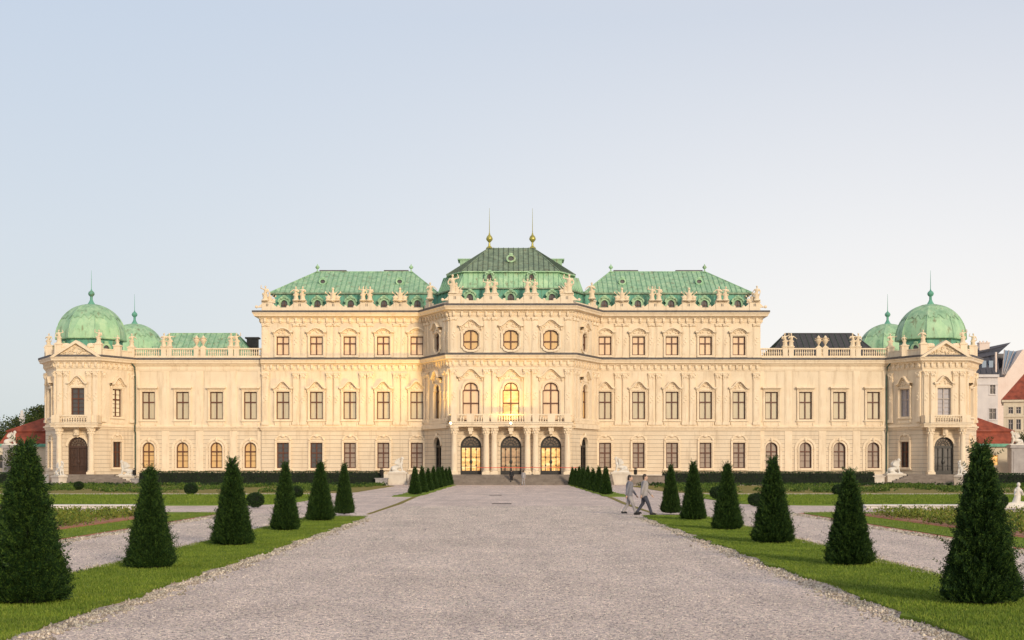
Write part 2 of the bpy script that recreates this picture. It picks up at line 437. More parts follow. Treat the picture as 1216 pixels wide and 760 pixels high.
def hood(mb, T, u, z, w, H, kind, d=.55, t=.2):
    n = 22; pts = [(-1+2*i/n) for i in range(n+1)]
    if kind=='flat': mb.box(T, u-w/2, u+w/2, 0, d, z, z+t); mb.box(T, u-w/2+.1, u+w/2-.1, 0, d*.6, z-.14, z); return
    f = ogee if kind=='ogee' else (lambda s: 0 if abs(s)>.72 else math.cos(abs(s)/.72*PI/2)**.7)
    top = [(u+s*w/2, z+t+H*f(s)) for s in pts]; bot = [(u+s*w/2, z+H*f(s)) for s in pts]
    mb.ring(T, bot, top, 0, d, closed=False)
    b2 = [(u+s*w/2*.93, z-.13+H*f(s)*.97) for s in pts]; t2 = [(x,zz+.13) for x,zz in b2]
    mb.ring(T, b2, t2, 0, d*.55, closed=False)
    mb.prism(T, [(u-w*.36,z-.3)]+[(u+s*w/2*.72, z-.1+H*f(s*.72)) for s in pts]+[(u+w*.36,z-.3)], 0, .09)
    rr = random.Random(int(u*100)+int(z*10))
    for i in range(9):
        s = rr.uniform(-.55,.55); hz = rr.uniform(-.1,.75)*H*f(s)
        mb.blob(T, u+s*w/2, .1, z-.05+hz, rr.uniform(.1,.2), .13, rr.uniform(.09,.17))
    for sg in (-1,1): mb.blob(T, u+sg*w*.41, .14, z-.28, .12, .16, .2)

def window(T, o, style, frame, pane_m, hood_k=None, bars=(1,[.62]), apron=True, depth=.26, label=None):
    lo, up = chains(o); out = lo[::-1]+up                     # closed loop
    out = up+lo[::-1]
    u, w_, z0, z1 = o['u'], o['w'], o['z0'], o['z1']
    s = MB()
    s.ring(T, scaled(out,o,.004), scaled(out,o,.24), .0, .13)
    s.ring(T, scaled(out,o,.12), scaled(out,o,.26), .12, .21)
    if apron:
        s.box(T, u-w_/2-.38, u+w_/2+.38, 0, .26, z0-.27, z0-.13)
        if z0-.27-Z_STR>.4 and z0<12:
            s.box(T, u-w_/2-.25, u+w_/2+.25, 0, .09, z0-1.0+.1, z0-.28)
            s.box(T, u-w_/2-.0, u+w_/2+.0, .09, .13, z0-.8, z0-.42)
            for q in (-1,1): s.blob(T, u+q*(w_/2+.12), .1, z0-.6, .13, .1, .25)
    if hood_k: hood(s, T, u, z1+o.get('hg',.5), w_+o.get('hw',.95), o.get('hh',.75), hood_k)
    if style=='ground':
        hd = MB()
        pts = [(u+q*w_*.62, z1+.5+.5*math.sqrt(max(0,1-q*q))) for q in [(-1+2*i/12) for i in range(13)]]
        pts2 = [(u+(x-u)*.82, z1+.38+(z-z1-.38)*.82) for x,z in pts]
        s.ring(T, pts2, pts, 0, .14, closed=False); s.blob(T, u, .08, z1+.85, .28, .12, .22)
        for q in (-1,1): s.blob(T, u+q*w_*.6, .08, z1+.42, .16, .12, .16)
    if style=='arched':
        s.box(T, u-w_/2-.55, u+w_/2+.55, -.02, .06, z0-.1, z1-w_/2)
        a1 = [(u-(w_/2+.32)*math.cos(PI*i/16), z1-w_/2+(w_/2+.32)*math.sin(PI*i/16)) for i in range(17)]
        a2 = [(u-(w_/2+.60)*math.cos(PI*i/16), z1-w_/2+(w_/2+.60)*math.sin(PI*i/16)) for i in range(17)]
        s = MB(); s.ring(T, scaled(out,o,.004), scaled(out,o,.16), 0, .12); s.ring(T, a1, a2, 0, .10, closed=False)
        for q in (-1,1):
            x0, x1 = sorted((u+q*(w_/2+.32), u+q*(w_/2+.60))); s.box(T, x0, x1, 0, .08, z0-.3, z1-w_/2)
            s.box(T, min(x0,x1)-.06, max(x0,x1)+.06, 0, .14, z1-w_/2-.14, z1-w_/2+.02)
        s.blob(T, u, .16, z1+.32, .17, .15, .30); s.box(T, u-w_/2-.25, u+w_/2+.25, 0, .2, z0-.24, z0-.1)
    win = s.build('window', M['trim'], pal)
    f = MB(); t = .11
    f.ring(T, scaled(out,o,-t), scaled(out,o,.02), -depth-.04, -depth+.06)
    nv, hz = bars
    for i in range(nv):
        x = u-w_/2+w_*(i+1)/(nv+1); f.box(T, x-.07, x+.07, -depth-.03, -depth+.07, z0+t, z1-t*.8)
    for q in hz:
        z = z0+(z1-z0)*q; f.box(T, u-w_/2+.04, u+w_/2-.04, -depth-.035, -depth+.085, z-.075, z+.075)
    if o.get('thin'):
        for q in o['thin']:
            z = z0+(z1-z0)*q; f.box(T, u-w_/2+.04, u+w_/2-.04, -depth-.03, -depth+.045, z-.022, z+.022)
    f.build('frame', frame, win)
    g = MB(); g.prism(T, scaled(out,o,.03), -depth-.09, -depth-.045)
    g.build('pane', pane_m, win)
    return win

def pilaster(T, u, w_, z0, z1, capm=.75, base=.35, d=.19, parent=None):
    p = MB()
    p.box(T, u-w_/2, u+w_/2, 0, d, z0+base, z1-capm)
    p.box(T, u-w_/2+.12, u+w_/2-.12, d, d+.03, z0+base+.25, z1-capm-.2)
    p.box(T, u-w_/2-.08, u+w_/2+.08, 0, d+.08, z0, z0+base)
    p.box(T, u-w_/2-.1, u+w_/2+.1, 0, d+.12, z1-.12, z1)
    p.box(T, u-w_/2-.03, u+w_/2+.03, 0, d+.05, z1-capm, z1-.12)
    for q in (-1,1):
        p.blob(T, u+q*w_*.46, d+.06, z1-.25, .13, .13, .13); p.blob(T, u+q*w_*.25, d+.06, z1-capm*.65, .12, .12, .2)
    p.blob(T, u, d+.06, z1-capm*.55, .12, .13, .2)
    # hanging trophy ornament halfway up the shaft
    if z1-z0>4:
        zc = z0+(z1-z0)*.5
        for k in range(4): p.blob(T, u+(.09 if k%2 else -.09), d+.03, zc+.25*k-.4, .14, .07, .14)
    return p.build('pilaster', M['trim'], parent or pal)

# ---- straight faces
wallM = [M['stucco'], M['rust']]
def section(name, T, u0, u1, ground, first, top=None, gz=(FL+.6), third=None):
    mb = MB()
    band(mb, T, u0, u1, 0.0, Z_STR, ground, mi=1)
    band(mb, T, u0, u1, Z_STR, Z_C1-.3, first)
    if third is not None: band(mb, T, u0, u1, Z_C1-.3, Z_C2-.3, third)
    return mb.build(name, wallM, pal)

G = lambda u, k='rect', w_=1.5, z0=1.95, z1=5.12, **q: dict(u=u, w=w_, z0=z0, z1=z1, k=k, thin=[.22,.42,.8], **q)
F1 = lambda u, k='rect', w_=1.62, z0=8.05, z1=11.5, **q: dict(u=u, w=w_, z0=z0, z1=z1, k=k, **q)
F2 = lambda u, k='rect', w_=1.6, z0=16.05, z1=18.4, **q: dict(u=u, w=w_, z0=z0, z1=z1, k=k, **q)

for sg in (-1,1):
    # low wing
    T = Fr(0, YW)
    xs = [sg*(32.6+4.25*i) for i in range(4)]
    gr = [G(x,'arc',z1=5.18) for x in xs]; ff = [F1(x, hg=.42, hh=.2, hw=.75) for x in xs]
    a, b = sorted((sg*XB, sg*47.2))
    section('wall', T, a, b, gr, ff)
    for i,x in enumerate(xs):
        gr[i]['thin'] = [.28,.5]
        window(T, gr[i], 'arched', M['frame'], M['blind_amber_lit'] if sg<0 else M['blind_dim'], bars=(1,[.64]))  # warm light on the left arches is put into the blind colour
        window(T, ff[i], 'first', M['frame'], M['blind'], 'flat')
    for i in range(5):
        x = sg*(32.6+4.25*(i-.5))
        if i==0: x = sg*(XB+.1)
        if i==4: x = sg*46.9
        p = MB(); p.box(T, x-.42, x+.42, 0, .07, Z_STR+.35, 14.1); p.box(T, x-.28, x+.28, .07, .1, Z_STR+.7, 13.8); p.box(T, x-.45, x+.45, 0, .065, 1.2, Z_STR-.45)
        p.build('pilaster', M['trim'], pal)
    # three-storey block
    T = Fr(0, YB)
    xs = [sg*(11.75+4.18*i) for i in range(5)]
    gr = [G(x) for x in xs]; ff = [F1(x, hg=.35, hh=.85, hw=1.0) for x in xs]; tt = [F2(x, hg=.45, hh=.5, hw=1.0) for x in xs]
    a, b = sorted((sg*10.85, sg*XB))
    section('wall', T, a, b, gr, ff, third=tt)
    mb = MB(); T2 = Fr(sg*XB, YB, sg*XB, YB+14) if sg>0 else Fr(sg*XB, YB+14, sg*XB, YB)
    mb.box(T2, 0.5 if sg>0 else 0, 14 if sg>0 else 13.5, -.5, 0, Z_C1-.3, Z_C2-.3); mb.build('wall', M['stucco'], pal)
    for i,x in enumerate(xs):
        ip = {-1:[3,4],1:[]}[sg]
        pm = M['blind_dim'] if i not in ip else M['glass_dark']
        window(T, gr[i], 'ground', M['frame'], pm, bars=(1,[.60]))
        window(T, ff[i], 'first', M['frame'], M['blind'], 'ogee')
        window(T, tt[i], 'top', M['frame'], M['blind_pink'], 'seg', apron=False)
    ps = [sg*(11.75+4.18*(i+.5)) for i in range(4)]
    for x in ps:
        for q in (-.47,.47):
            pilaster(T, x+q, .74, Z_STR+.35, 13.85)
            pilaster(T, x+q, .70, Z_C1+.2, 20.0, capm=.3, base=.2, d=.08)
    pilaster(T, sg*30.65, .8, Z_STR+.35, 13.85); pilaster(T, sg*30.65, .8, Z_C1+.2, 20.0, .3, .2, .08)
    mb = MB()
    for x in (sg*30.85, sg*(XB-.02)): pass
    # pavilion
    XI, XF, XO, XE = 47.2, 50.05, 55.3, 58.3
    pts = [(XE,178.2),(XO,YP),(XF,YP),(XI,YW)]              # from outer to inner (right-hand side of travel faces the viewer if mirrored)
    fr = {}
    if sg<0:
        segs = [((-XE,178.2),(-XO,YP),'outer'),((-XO,YP),(-XF,YP),'front'),((-XF,YP),(-XI,YW),'inner')]
    else:
        segs = [((XI,YW),(XF,YP),'inner'),((XF,YP),(XO,YP),'front'),((XO,YP),(XE,178.2),'outer')]
    for p0,p1,nm in segs:
        T = Fr(*p0,*p1); L = T.L; mid = L/2
        ff = F1(mid, w_=1.62, z0=8.3, z1=11.7, hg=.5, hh=.9, hw=.95)
        if nm=='front':
            dr = dict(u=mid, w=2.35, z0=FL, z1=5.75, k='arc')
            section('wall', T, 0, L, [dr], [ff])
        else:
            gg = G(mid, w_=1.45, z0=2.05, z1=5.2)
            section('wall', T, 0, L, [gg], [ff])
            window(T, gg, 'ground', M['frame'], M['glass_dark'], bars=(1,[.6]))
        if sg<0: pm = M['painted_reflection'] if nm=='inner' else M['glass_dark']; fm = M['frame']
        else: pm = M['glass_grey']; fm = M['frame_pale']
        ff['thin'] = [.16,.32,.47,.8]
        window(T, ff, 'first', fm, pm, 'ogee', apron=(nm!='front'))
        e = .55
        for x in ([e, L-e] if nm!='front' else [.45,1.25,L-1.25,L-.45]):
            pilaster(T, x, .62, Z_STR+.6, 13.8)
    # rear body of the pavilion
    mb = MB(); mb.plan([(sg*XE,178.2),(sg*XE,200),(sg*XI,200),(sg*XI,178.6),(sg*50.2,173.7),(sg*55.1,173.7),(sg*57.9,178.4)], 0, Z_C1-.3)
    mb.build('wall', M['stucco'], pal)

# centre block
CXF, CXB = 7.3, 10.85
segs = [((-CXB,YB),(-CXF,YC),'l'),((-CXF,YC),(CXF,YC),'f'),((CXF,YC),(CXB,YB),'r')]
doors = []
for p0,p1,nm in segs:
    T = Fr(*p0,*p1); L = T.L; mid = L/2
    if nm=='f':
        us = [mid-4.78, mid, mid+4.78]
        dd = [dict(u=u, w=2.5, z0=FL, z1=5.8, k='arc') for u in us]
        ff = [F1(u,'notch',2.0,7.6,12.2, hg=.62, hh=.95, hw=1.25) for u in us]
        tt = [F2(u,'oct',1.85,16.1,18.45, hg=.45, hh=.75, hw=1.15) for u in us]
        section('wall', T, 0, L, dd, ff, third=tt)
        for i in range(3):
            window(T, ff[i], 'first', M['frame'], M['lit'] if i==1 else M['blind_pink'], 'ogee', bars=(1,[.46,.80]), apron=False)
            window(T, tt[i], 'top', M['frame'], M['blind_amber_lit'], 'ogee', bars=(1,[.42]), apron=False)
        for c in (mid-2.39, mid+2.39):
            for q in (-.5,.5):
                pilaster(T, c+q, .72, Z_STR+.4, 13.85); pilaster(T, c+q, .7, Z_C1+.2, 20.0, .3, .2, .08)
        for c in (.45, L-.45): pilaster(T, c, .75, Z_STR+.4, 13.85); pilaster(T, c, .75, Z_C1+.2, 20.0, .3, .2, .08)
        TF, dF = T, dd
    else:
        u = mid+( .35 if nm=='l' else -.35)
        dd = [dict(u=u, w=2.2, z0=FL, z1=5.75, k='arc')]; ff = [F1(u,'notch',1.75,8.0,12.1, hg=.7, hh=.95, hw=1.2)]; tt = [F2(u,'oct',1.7,16.1,18.4, hg=.45, hh=.75, hw=1.1)]
        section('wall', T, 0, L, dd, ff, third=tt)
        window(T, ff[0], 'first', M['frame'], M['blind_amber_lit'], 'ogee', bars=(1,[.5,.82]))
        window(T, tt[0], 'top', M['frame'], M['blind_dim'], 'ogee', bars=(1,[.42]), apron=False)
        for x in (.5,1.5,L-1.5,L-.5):
            pilaster(T, x, .7, Z_STR+.6, 13.85); pilaster(T, x, .65, Z_C1+.2, 20.0, .3, .2, .08)
        doors.append((T, dd[0]))
mb = MB(); mb.plan([(-31.0,178.2),(-10.5,178.2),(-7.0,170.7),(7.0,170.7),(10.5,178.2),(31.0,178.2),(31.0,192),(-31.0,192)], 0, Z_C2-.35)
mb.plan([(-47.1,178.6),(-31.05,178.6),(-31.05,196),(-47.1,196)], 0, Z_C1-.35); mb.plan([(31.05,178.6),(47.1,178.6),(47.1,196),(31.05,196)], 0, Z_C1-.35)
mb.build('wall', M['stucco'], pal)

# doors with iron lattice
def door(T, o, pm, frame_m, glazed=True):
    lo, up = chains(o); out = up+lo[::-1]; u, w_, z0, z1 = o['u'], o['w'], o['z0'], o['z1']; zs = z1-w_/2
    s = MB(); s.ring(T, scaled(up,o,.004,.004), scaled(up,o,.26,.26), 0, .14, closed=False)
    s.blob(T, u, .16, z1+.2, .2, .16, .32); d = s.build('door', M['trim'], pal)
    f = MB(); dp = -.34
    f.ring(T, scaled(out,o,-.16,-.12), scaled(out,o,.02), dp-.05, dp+.1)
    f.box(T, u-.09, u+.09, dp-.03, dp+.12, z0, zs+.0); f.box(T, u-w_/2+.1, u+w_/2-.1, dp-.03, dp+.13, zs-.16, zs+.12)
    f.box(T, u-w_/2+.05, u+w_/2-.05, dp-.03, dp+.11, z0, z0+.45)
    for q in (-.5,.5): f.box(T, u+q*w_*.52-.03, u+q*w_*.52+.03, dp, dp+.07, z0+.4, zs)
    for q in (.3,.62): z = z0+(zs-z0)*q; f.box(T, u-w_/2+.1, u+w_/2-.1, dp, dp+.07, z-.03, z+.03)
    f.blob(T, u, dp+.08, z0+(zs-z0)*.45, .2, .08, .28)
    for k in range(1,8):
        a = PI*k/8; c1, s1 = math.cos(a), math.sin(a); r0, r1 = .25, w_/2-.08
        f.tube([T(u+c1*r0, dp+.04, zs+.1+s1*r0), T(u+c1*r1, dp+.04, zs+.05+s1*(r1-.05))], .028, 5)
    for rr in (.28,.55,.8): f.ring(T, [(u-(w_/2*rr-.03)*math.cos(PI*i/12), zs+.08+(w_/2*rr-.03)*math.sin(PI*i/12)) for i in range(13)], [(u-(w_/2*rr+.03)*math.cos(PI*i/12), zs+.08+(w_/2*rr+.03)*math.sin(PI*i/12)) for i in range(13)], dp+.01, dp+.07, closed=False)
    for i in range(10):
        x = u-w_*.42+w_*.84*i/9; f.tube([T(x,dp+.05,z0+.45),T(x,dp+.05,z0+.8)], .02, 4)
    for q in (-1,1):
        for k in range(3): f.blob(T, u+q*w_*.25, dp+.05, z0+1.1+k*.95, .09, .03, .13)
    f.build('grille', frame_m, d)
    g = MB(); g.prism(T, scaled(out,o,.03), dp-.12, dp-.06)
    lun = [(u-(w_/2)*math.cos(PI*i/12), zs+(w_/2)*math.sin(PI*i/12)) for i in range(13)]; g.prism(T, lun, dp-.055, dp-.03, 1)
    g.build('pane', [pm, M['glass_brown']], d)
    return d
for i in range(3): door(TF, dF[i], [M['lit'],M['lit_dim'],M['lit']][i], M['iron'])
for T, o in doors: door(T, o, M['wood'], M['iron'])
for sg in (-1,1): door(Fr(sg*52.675-2.6, YP), dict(u=2.6,w=2.35,z0=FL,z1=5.75,k='arc'), M['wood'] if sg<0 else M['glass_dark'], M['iron'] if sg>0 else M['wood'])

# ---- cornices
XE = 58.3
foot = [(-XE,200),(-XE,178.2),(-55.3,YP),(-50.05,YP),(-47.2,YW),(-XB,YW),(-XB,YB),(-CXB,YB),(-CXF,YC),(CXF,YC),(CXB,YB),(XB,YB),(XB,YW),(47.2,YW),(50.05,YP),(55.3,YP),(XE,178.2),(XE,200)]
mb = MB(); mb.sweep(foot, [(-.1,Z_STR-.28),(.10,Z_STR-.28),(.14,Z_STR-.05),(.30,Z_STR),(.30,Z_STR+.14),(.08,Z_STR+.2),(.08,Z_STR+.36),(-.1,Z_STR+.36)])
mb.build('string_course', M['trim'], pal)
mb = MB(); mb.sweep(foot, [(-.1,0),(.16,0),(.16,1.05),(.08,1.18),(-.1,1.18)]); mb.build('plinth', M['plinthstone'], pal)
def cornice(path, zt, h=1.35, pr=.85, brackets=True, name='cornice', step=.86):
    mb = MB()
    mb.sweep(path, [(-.3,zt-h),(.06,zt-h),(.12,zt-h+.25),(.12,zt-.78),(.28,zt-.66),(.34,zt-.52),(pr*.8,zt-.44),(pr*.86,zt-.25),(pr,zt-.08),(pr,zt),(-.3,zt)])
    if brackets:
        for i in range(len(path)-1):
            T = Fr(*path[i],*path[i+1])
            if T.L<1: continue
            n = max(1,round(T.L/step))
            for k in range(n):
                u = T.L*(k+.5)/n; mb.box(T, u-.13, u+.13, .11, .36, zt-1.08, zt-.62); mb.box(T, u-.10, u+.10, .11, .24, zt-1.22, zt-1.08)
    c = mb.build(name, M['trim'], pal)
    l = MB(); l.sweep(path, [(-.3,zt+.003),(pr+.03,zt+.003),(pr+.03,zt+.25),(-.02,zt+.32),(-.3,zt+.32)]); l.build('lead_flashing', M['lead'], c)
    return c
cornice(foot[6:12], Z_C1)
cornice([(-XB,YB+14)]+foot[6:12]+[(XB,YB+14)], Z_C2, 1.15, 1.0, step=.95)
for sg in (-1,1):
    pv = [(-XE,200),(-XE,178.2),(-55.3,YP),(-50.05,YP),(-47.2,YW)]
    if sg>0: pv = [(-x,y) for x,y in pv[::-1]]
    cornice(pv, Z_C1, 1.35, .85, step=.8)
    a, b = sorted((sg*47.2, sg*XB))
    cornice([(a,YW),(b,YW)], Z_C1, 1.35, .7, brackets=False)

# ---- pavilion pediments and balconies
def column(x, y, z0, z1, r=.35):
    c = MB(); c.box(WORLD, x-r*1.27, x+r*1.27, y-r*1.35, y+r*1.35, z0, z0+.3)
    H = z1-z0
    c.lathe((x,y,z0), [(r*1.25,.3),(r*1.28,.42),(r*1.02,.5),(r,.6),(r*.98,H*.5),(r*.86,H-1.0)], 16)
    c.lathe((x,y,z0), [(r*.98,H-1.0),(r*1.0,H-.9),(r*.9,H-.85),(r*1.05,H-.5),(r*1.35,H-.16)], 12)
    for a in range(8): c.blob(WORLD, x+r*1.12*math.cos(a*PI/4), y+r*1.12*math.sin(a*PI/4), z0+H-.35, .13, .13, .18, 6, 4); c.blob(WORLD, x+r*.98*math.cos(a*PI/4+.4), y+r*.98*math.sin(a*PI/4+.4), z0+H-.7, .11, .11, .17, 6, 4)
    c.box(WORLD, x-r*1.27, x+r*1.27, y-r*1.5, y+r*1.5, z0+H-.16, z0+H)
    return c.build('column', M['trim'], pal, smooth=True)
BAL = [(.06,0),(.10,.06),(.06,.12),(.115,.26),(.09,.36),(.05,.48),(.08,.58),(.10,.62)]
def balustrade(mb, T, u0, u1, z, h=1.0, d=0, sp=.30, piers=(), t=.14):
    mb.box(T, u0, u1, d-t, d+t, z, z+.16); mb.box(T, u0, u1, d-t-.03, d+t+.03, z+h-.17, z+h)
    pr = sorted(piers); n = int((u1-u0)/sp)
    for i in range(n):
        u = u0+(i+.5)*(u1-u0)/n
        if any(abs(u-p)<w_/2+.1 for p,w_ in pr): continue
        p = T(u,d,0); hh = h-.33
        mb.lathe((p[0],p[1],z+.16), [(r,q/.62*hh) for r,q in BAL], 8)
    for p,w_ in pr: mb.box(T, p-w_/2, p+w_/2, d-t-.06, d+t+.06, z+.003, z+h+.04)
for sg in (-1,1):
    cx = sg*52.675
    T = Fr(cx, YP)
    p = MB(); hw = 3.15; zb = Z_C1+.26; ap = 1.75
    for q in (-1,1): p.prism(T, [(q*hw,zb-.3),(q*(hw-.5),zb-.3),(0,zb+ap-.38),(0,zb+ap)][::q], -.6, .93)
    p.prism(T, [(-hw+.4,zb-.28),(hw-.4,zb-.28),(0,zb+ap-.35)], -.6, .45)
    ped = p.build('pediment', M['trim'], pal)
    r = MB(); rr = random.Random(3)
    for i in range(60):
        x = rr.uniform(-1.9,1.9); z = rr.uniform(0,1)*(1-abs(x)/2.2)*1.1; r.blob(T, x, .47, zb-.05+z, rr.uniform(.08,.2), .16, rr.uniform(.08,.18), 6, 4)
    r.build('relief', M['statue'], ped)
    for q in (-1.93,1.93): column(cx+q, 172.0-.05, FL, 6.9, .36)
    b = MB(); pl = [(-2.85,.0),(-2.85,1.55),(-2.1,1.75),(2.1,1.75),(2.85,1.55),(2.85,0)]
    b.plan([(cx+x, YP-d) for x,d in pl], 6.9, 7.2); b.plan([(cx+x*1.03, YP-d*1.08) for x,d in pl], 7.2, 7.38)
    b.box(T, -.3, .3, 0, .7, 5.95, 6.9); b.blob(T, 0, .7, 6.4, .25, .2, .4)
    bc = b.build('balcony', M['trim'], pal)
    br = MB(); balustrade(br, T, -2.0, 2.0, 7.38, 1.0, 1.6, piers=[(-1.9,.5),(1.9,.5)]); 
    for q in (-1,1): br.box(T, *sorted((q*2.0,q*2.75)), 1.38, 1.58, 7.383, 8.36); br.box(T, *sorted((q*2.6,q*2.8)), 0, 1.4, 7.383, 8.36)
    br.build('balustrade', M['trim'], bc)
    g = MB(); g.plan([(cx+x*1.05, YP-d*1.1) for x,d in pl], 7.383, 7.41); g.build('lead_flashing', M['lead'], bc)

# centre balcony
T = TF; mid = T.L/2
b = MB(); b.box(T, mid-7.25, mid+7.25, -.0, 1.75, 6.88, 7.12); b.box(T, mid-7.35, mid+7.35, 0, 1.88, 7.12, 7.32)
for u in (-4.78,0,4.78): b.box(T, mid+u-.3, mid+u+.3, 0, 1.3, 6.35, 6.88); b.box(T, mid+u-.2, mid+u+.2, 0, 1.25, 6.0, 6.35)
bal = b.build('balcony', M['trim'], pal)
br = MB(); balustrade(br, T, mid-7.0, mid+7.0, 7.32, 1.05, 1.6, piers=[(mid+x,.75) for x in (-6.7,-2.93,-1.97,1.97,2.93,6.7)]+[(mid+x,.9) for x in (-4.78,4.78)])
br.build('balustrade', M['trim'], bal)
for q in (-1,1):
    g = MB(); T3 = Fr(q*7.1, YC, q*7.1, YC-1.6) if q<0 else Fr(q*7.1, YC-1.6, q*7.1, YC)
    balustrade(g, T3, 0, 1.6, 7.32, 1.05, 0); g.build('balustrade', M['trim'], bal)
for x in (-6.7,-2.93,-1.97,1.97,2.93,6.7): column(x, YC-1.25, FL, 6.88, .37)
g = MB(); g.box(T, mid-7.4, mid+7.4, 0, 1.92, 7.323, 7.345); g.build('lead_flashing', M['lead'], bal)
# blind balustrades on the chamfers
for p0,p1 in (((-CXB,YB),(-CXF,YC)),((CXF,YC),(CXB,YB))):
    T = Fr(*p0,*p1); g = MB(); g.box(T, .3, T.L-.3, 0, .35, 6.75, 7.3); g.box(T,.3,T.L-.3,.05,.2,7.35,7.95); g.build('balcony', M['trim'], pal)

# ---- parapets
def scroll_parapet(T, u0, u1, z, peds, cuts):
    """solid attic with raised pedestals carrying figures and scrolled shoulders"""
    mb = MB(); mb.box(T, u0, u1, -.35, -.05, z, z+.62)
    for p,w_ in peds:
        mb.box(T, p-w_/2, p+w_/2, -.4, .02, z+.003, z+1.25); mb.box(T, p-w_/2-.07, p+w_/2+.07, -.46, .08, z+1.25, z+1.42)
        for q in (-1,1):
            pts = [(p+q*(w_/2-.01), z+.62)]+[(p+q*(w_/2+.8*s), z+.62+.55*(1-s)**1.6) for s in (0,.25,.5,.75,1)]
            mb.prism(T, pts[::q], -.32, -.08); mb.blob(T, p+q*(w_/2+.72), -.2, z+.72, .2, .15, .2)
        if w_>1.2:
            for q in (-.09,.09): mb.box(T, p+q-.04, p+q+.04, .02, .03, z+.75, z+1.1, 1)
    return mb.build('parapet', [M['trim'], M['lead']], pal)
ZP = Z_C2+.1
peds = {}
for sg in (-1,1):
    T = Fr(0, YB); a, b = sorted((sg*11.0, sg*XB))
    pd = [(sg*(11.75+4.18*(i+.5)), 1.6) for i in range(4)]+[(sg*30.45, 1.3)]
    scroll_parapet(T, a, b, ZP, pd, [])
    mb = MB(); mb.box(WORLD, *sorted((sg*XB, sg*(XB-.3))), YB+.4, YB+14, ZP, ZP+1.1); mb.build('parapet', M['trim'], pal)
    mb = MB(); T = Fr(0, YW); a, b = sorted((sg*(XB+.05), sg*47.3))
    pr = [(sg*x, .62) for x in (34.35,35.1,38.55,39.4,42.8,43.5)]
    balustrade(mb, T, a, b, Z_C1+.42, 1.12, -.25, .27, pr, .15); mb.box(T, a, b, -.5, 0, Z_C1+.1, Z_C1+.42)
    for p,_ in pr: mb.box(T, p-.36, p+.36, -.5, .0, Z_C1+1.54, Z_C1+1.66)
    mb.build('balustrade', M['trim'], pal)
    pv = [(-XE,196),(-XE,178.2),(-55.3,YP),(-50.05,YP),(-47.2,YW)]
    if sg>0: pv = [(-x,y) for x,y in pv[::-1]]
    mb = MB(); mb.sweep(pv, [(-.4,Z_C1+.2),(-.1,Z_C1+.2),(-.1,Z_C1+.95),(-.05,Z_C1+1.0),(-.05,Z_C1+1.12),(-.45,Z_C1+1.12)])
    for x,y in ((57.9,178.2),(55.1,173.4),(50.25,173.4),(47.55,178.3),(56.9,175.6),(48.55,175.6)):
        x *= sg; mb.box(WORLD, x-.42, x+.42, y-.42, y+.42, Z_C1+.2, Z_C1+1.55); mb.box(WORLD, x-.5, x+.5, y-.5, y+.5, Z_C1+1.55, Z_C1+1.68)
    for q in (-1,1): # scrolls beside the pediment
        for k in range(5): mb.blob(Fr(sg*52.675,YP), q*(2.2-.22*k), -.3, Z_C1+1.2+.18*k-.03*k*k, .3, .2, .3)
    mb.build('parapet', M['trim'], pal)
T = TF; cpd = [(T.L/2-2.39,1.7),(T.L/2+2.39,1.7),(.6,1.5),(T.L-.6,1.5)]
scroll_parapet(T, 0, T.L, ZP, cpd, [])
for p0,p1,nm in segs:
    if nm!='f':
        T = Fr(*p0,*p1); scroll_parapet(T, 0, T.L, ZP, [(1.2 if nm=='l' else T.L-1.2, 1.0)], [])

# ---- roofs
def slope(mb, A, B, Cc, D, sp=.7, seam=None, th=.05):
    """roof plane A-B eave, D-C top (A below D); optional standing seams go to seam mesh"""
    A,B,Cc,D = map(Vector,(A,B,Cc,D)); mb.poly([A,B,Cc,D])
    if seam is None: return
    e = (B-A); L = e.length; e.normalize(); nrm = e.cross(D-A).normalized()
    if nrm.z<0: nrm = -nrm
    up = (D-A)-e*((D-A).dot(e)); H = up.length; up.normalize()
    a = (D-A).dot(e); b = (Cc-A).dot(e); n = max(2,int(L/sp))
    for i in range(n+1):
        u = L*i/n
        f0, f1 = 0, 1
        if a>0 and u<a: f1 = u/a
        if b<L and u>b: f1 = min(f1,(L-u)/(L-b))
        if a<0: pass
        if f1<.05: continue
        p = A+e*u; q = p+up*(H*f1)
        w_ = .028
        vs = [p-e*w_, p+e*w_, q+e*w_, q-e*w_]; vs += [v+nrm*.07 for v in vs]
        seam.add([v for v in vs], [(0,1,5,4),(1,2,6,5),(2,3,7,6),(3,0,4,7),(4,5,6,7)])
def hiproof(x0,x1,y0,y1,z0,rx0,rx1,ry,z1,mat,seam_m,parent=pal,name='roof',sp=.7,ridge2=None):
    mb = MB(); sm = MB(); ry1 = ry if ridge2 is None else ridge2
    slope(mb,(x0,y0,z0),(x1,y0,z0),(rx1,ry,z1),(rx0,ry,z1),sp,sm)
    slope(mb,(x1,y1,z0),(x0,y1,z0),(rx0,ry1,z1),(rx1,ry1,z1),sp,sm)
    slope(mb,(x0,y1,z0),(x0,y0,z0),(rx0,ry,z1),(rx0,ry1,z1),sp,sm)
    slope(mb,(x1,y0,z0),(x1,y1,z0),(rx1,ry1,z1),(rx1,ry,z1),sp,sm)
    if ridge2: mb.poly([(rx0,ry,z1),(rx1,ry,z1),(rx1,ry1,z1),(rx0,ry1,z1)])
    mb.poly([(x0,y0,z0),(x1,y0,z0),(x1,y1,z0),(x0,y1,z0)])
    r = mb.build(name, mat, parent)
    sm.build('seam_ribs', seam_m, r, recalc=False)
    t = MB()
    for p,q in (((x0,y0,z0),(rx0,ry,z1)),((x1,y0,z0),(rx1,ry,z1)),((rx0,ry,z1),(rx1,ry,z1)),((x0,y1,z0),(rx0,ry1,z1)),((x1,y1,z0),(rx1,ry1,z1))): t.tube([p,q],.09,6)
    t.build('ridge_cap', mat, r)
    return r
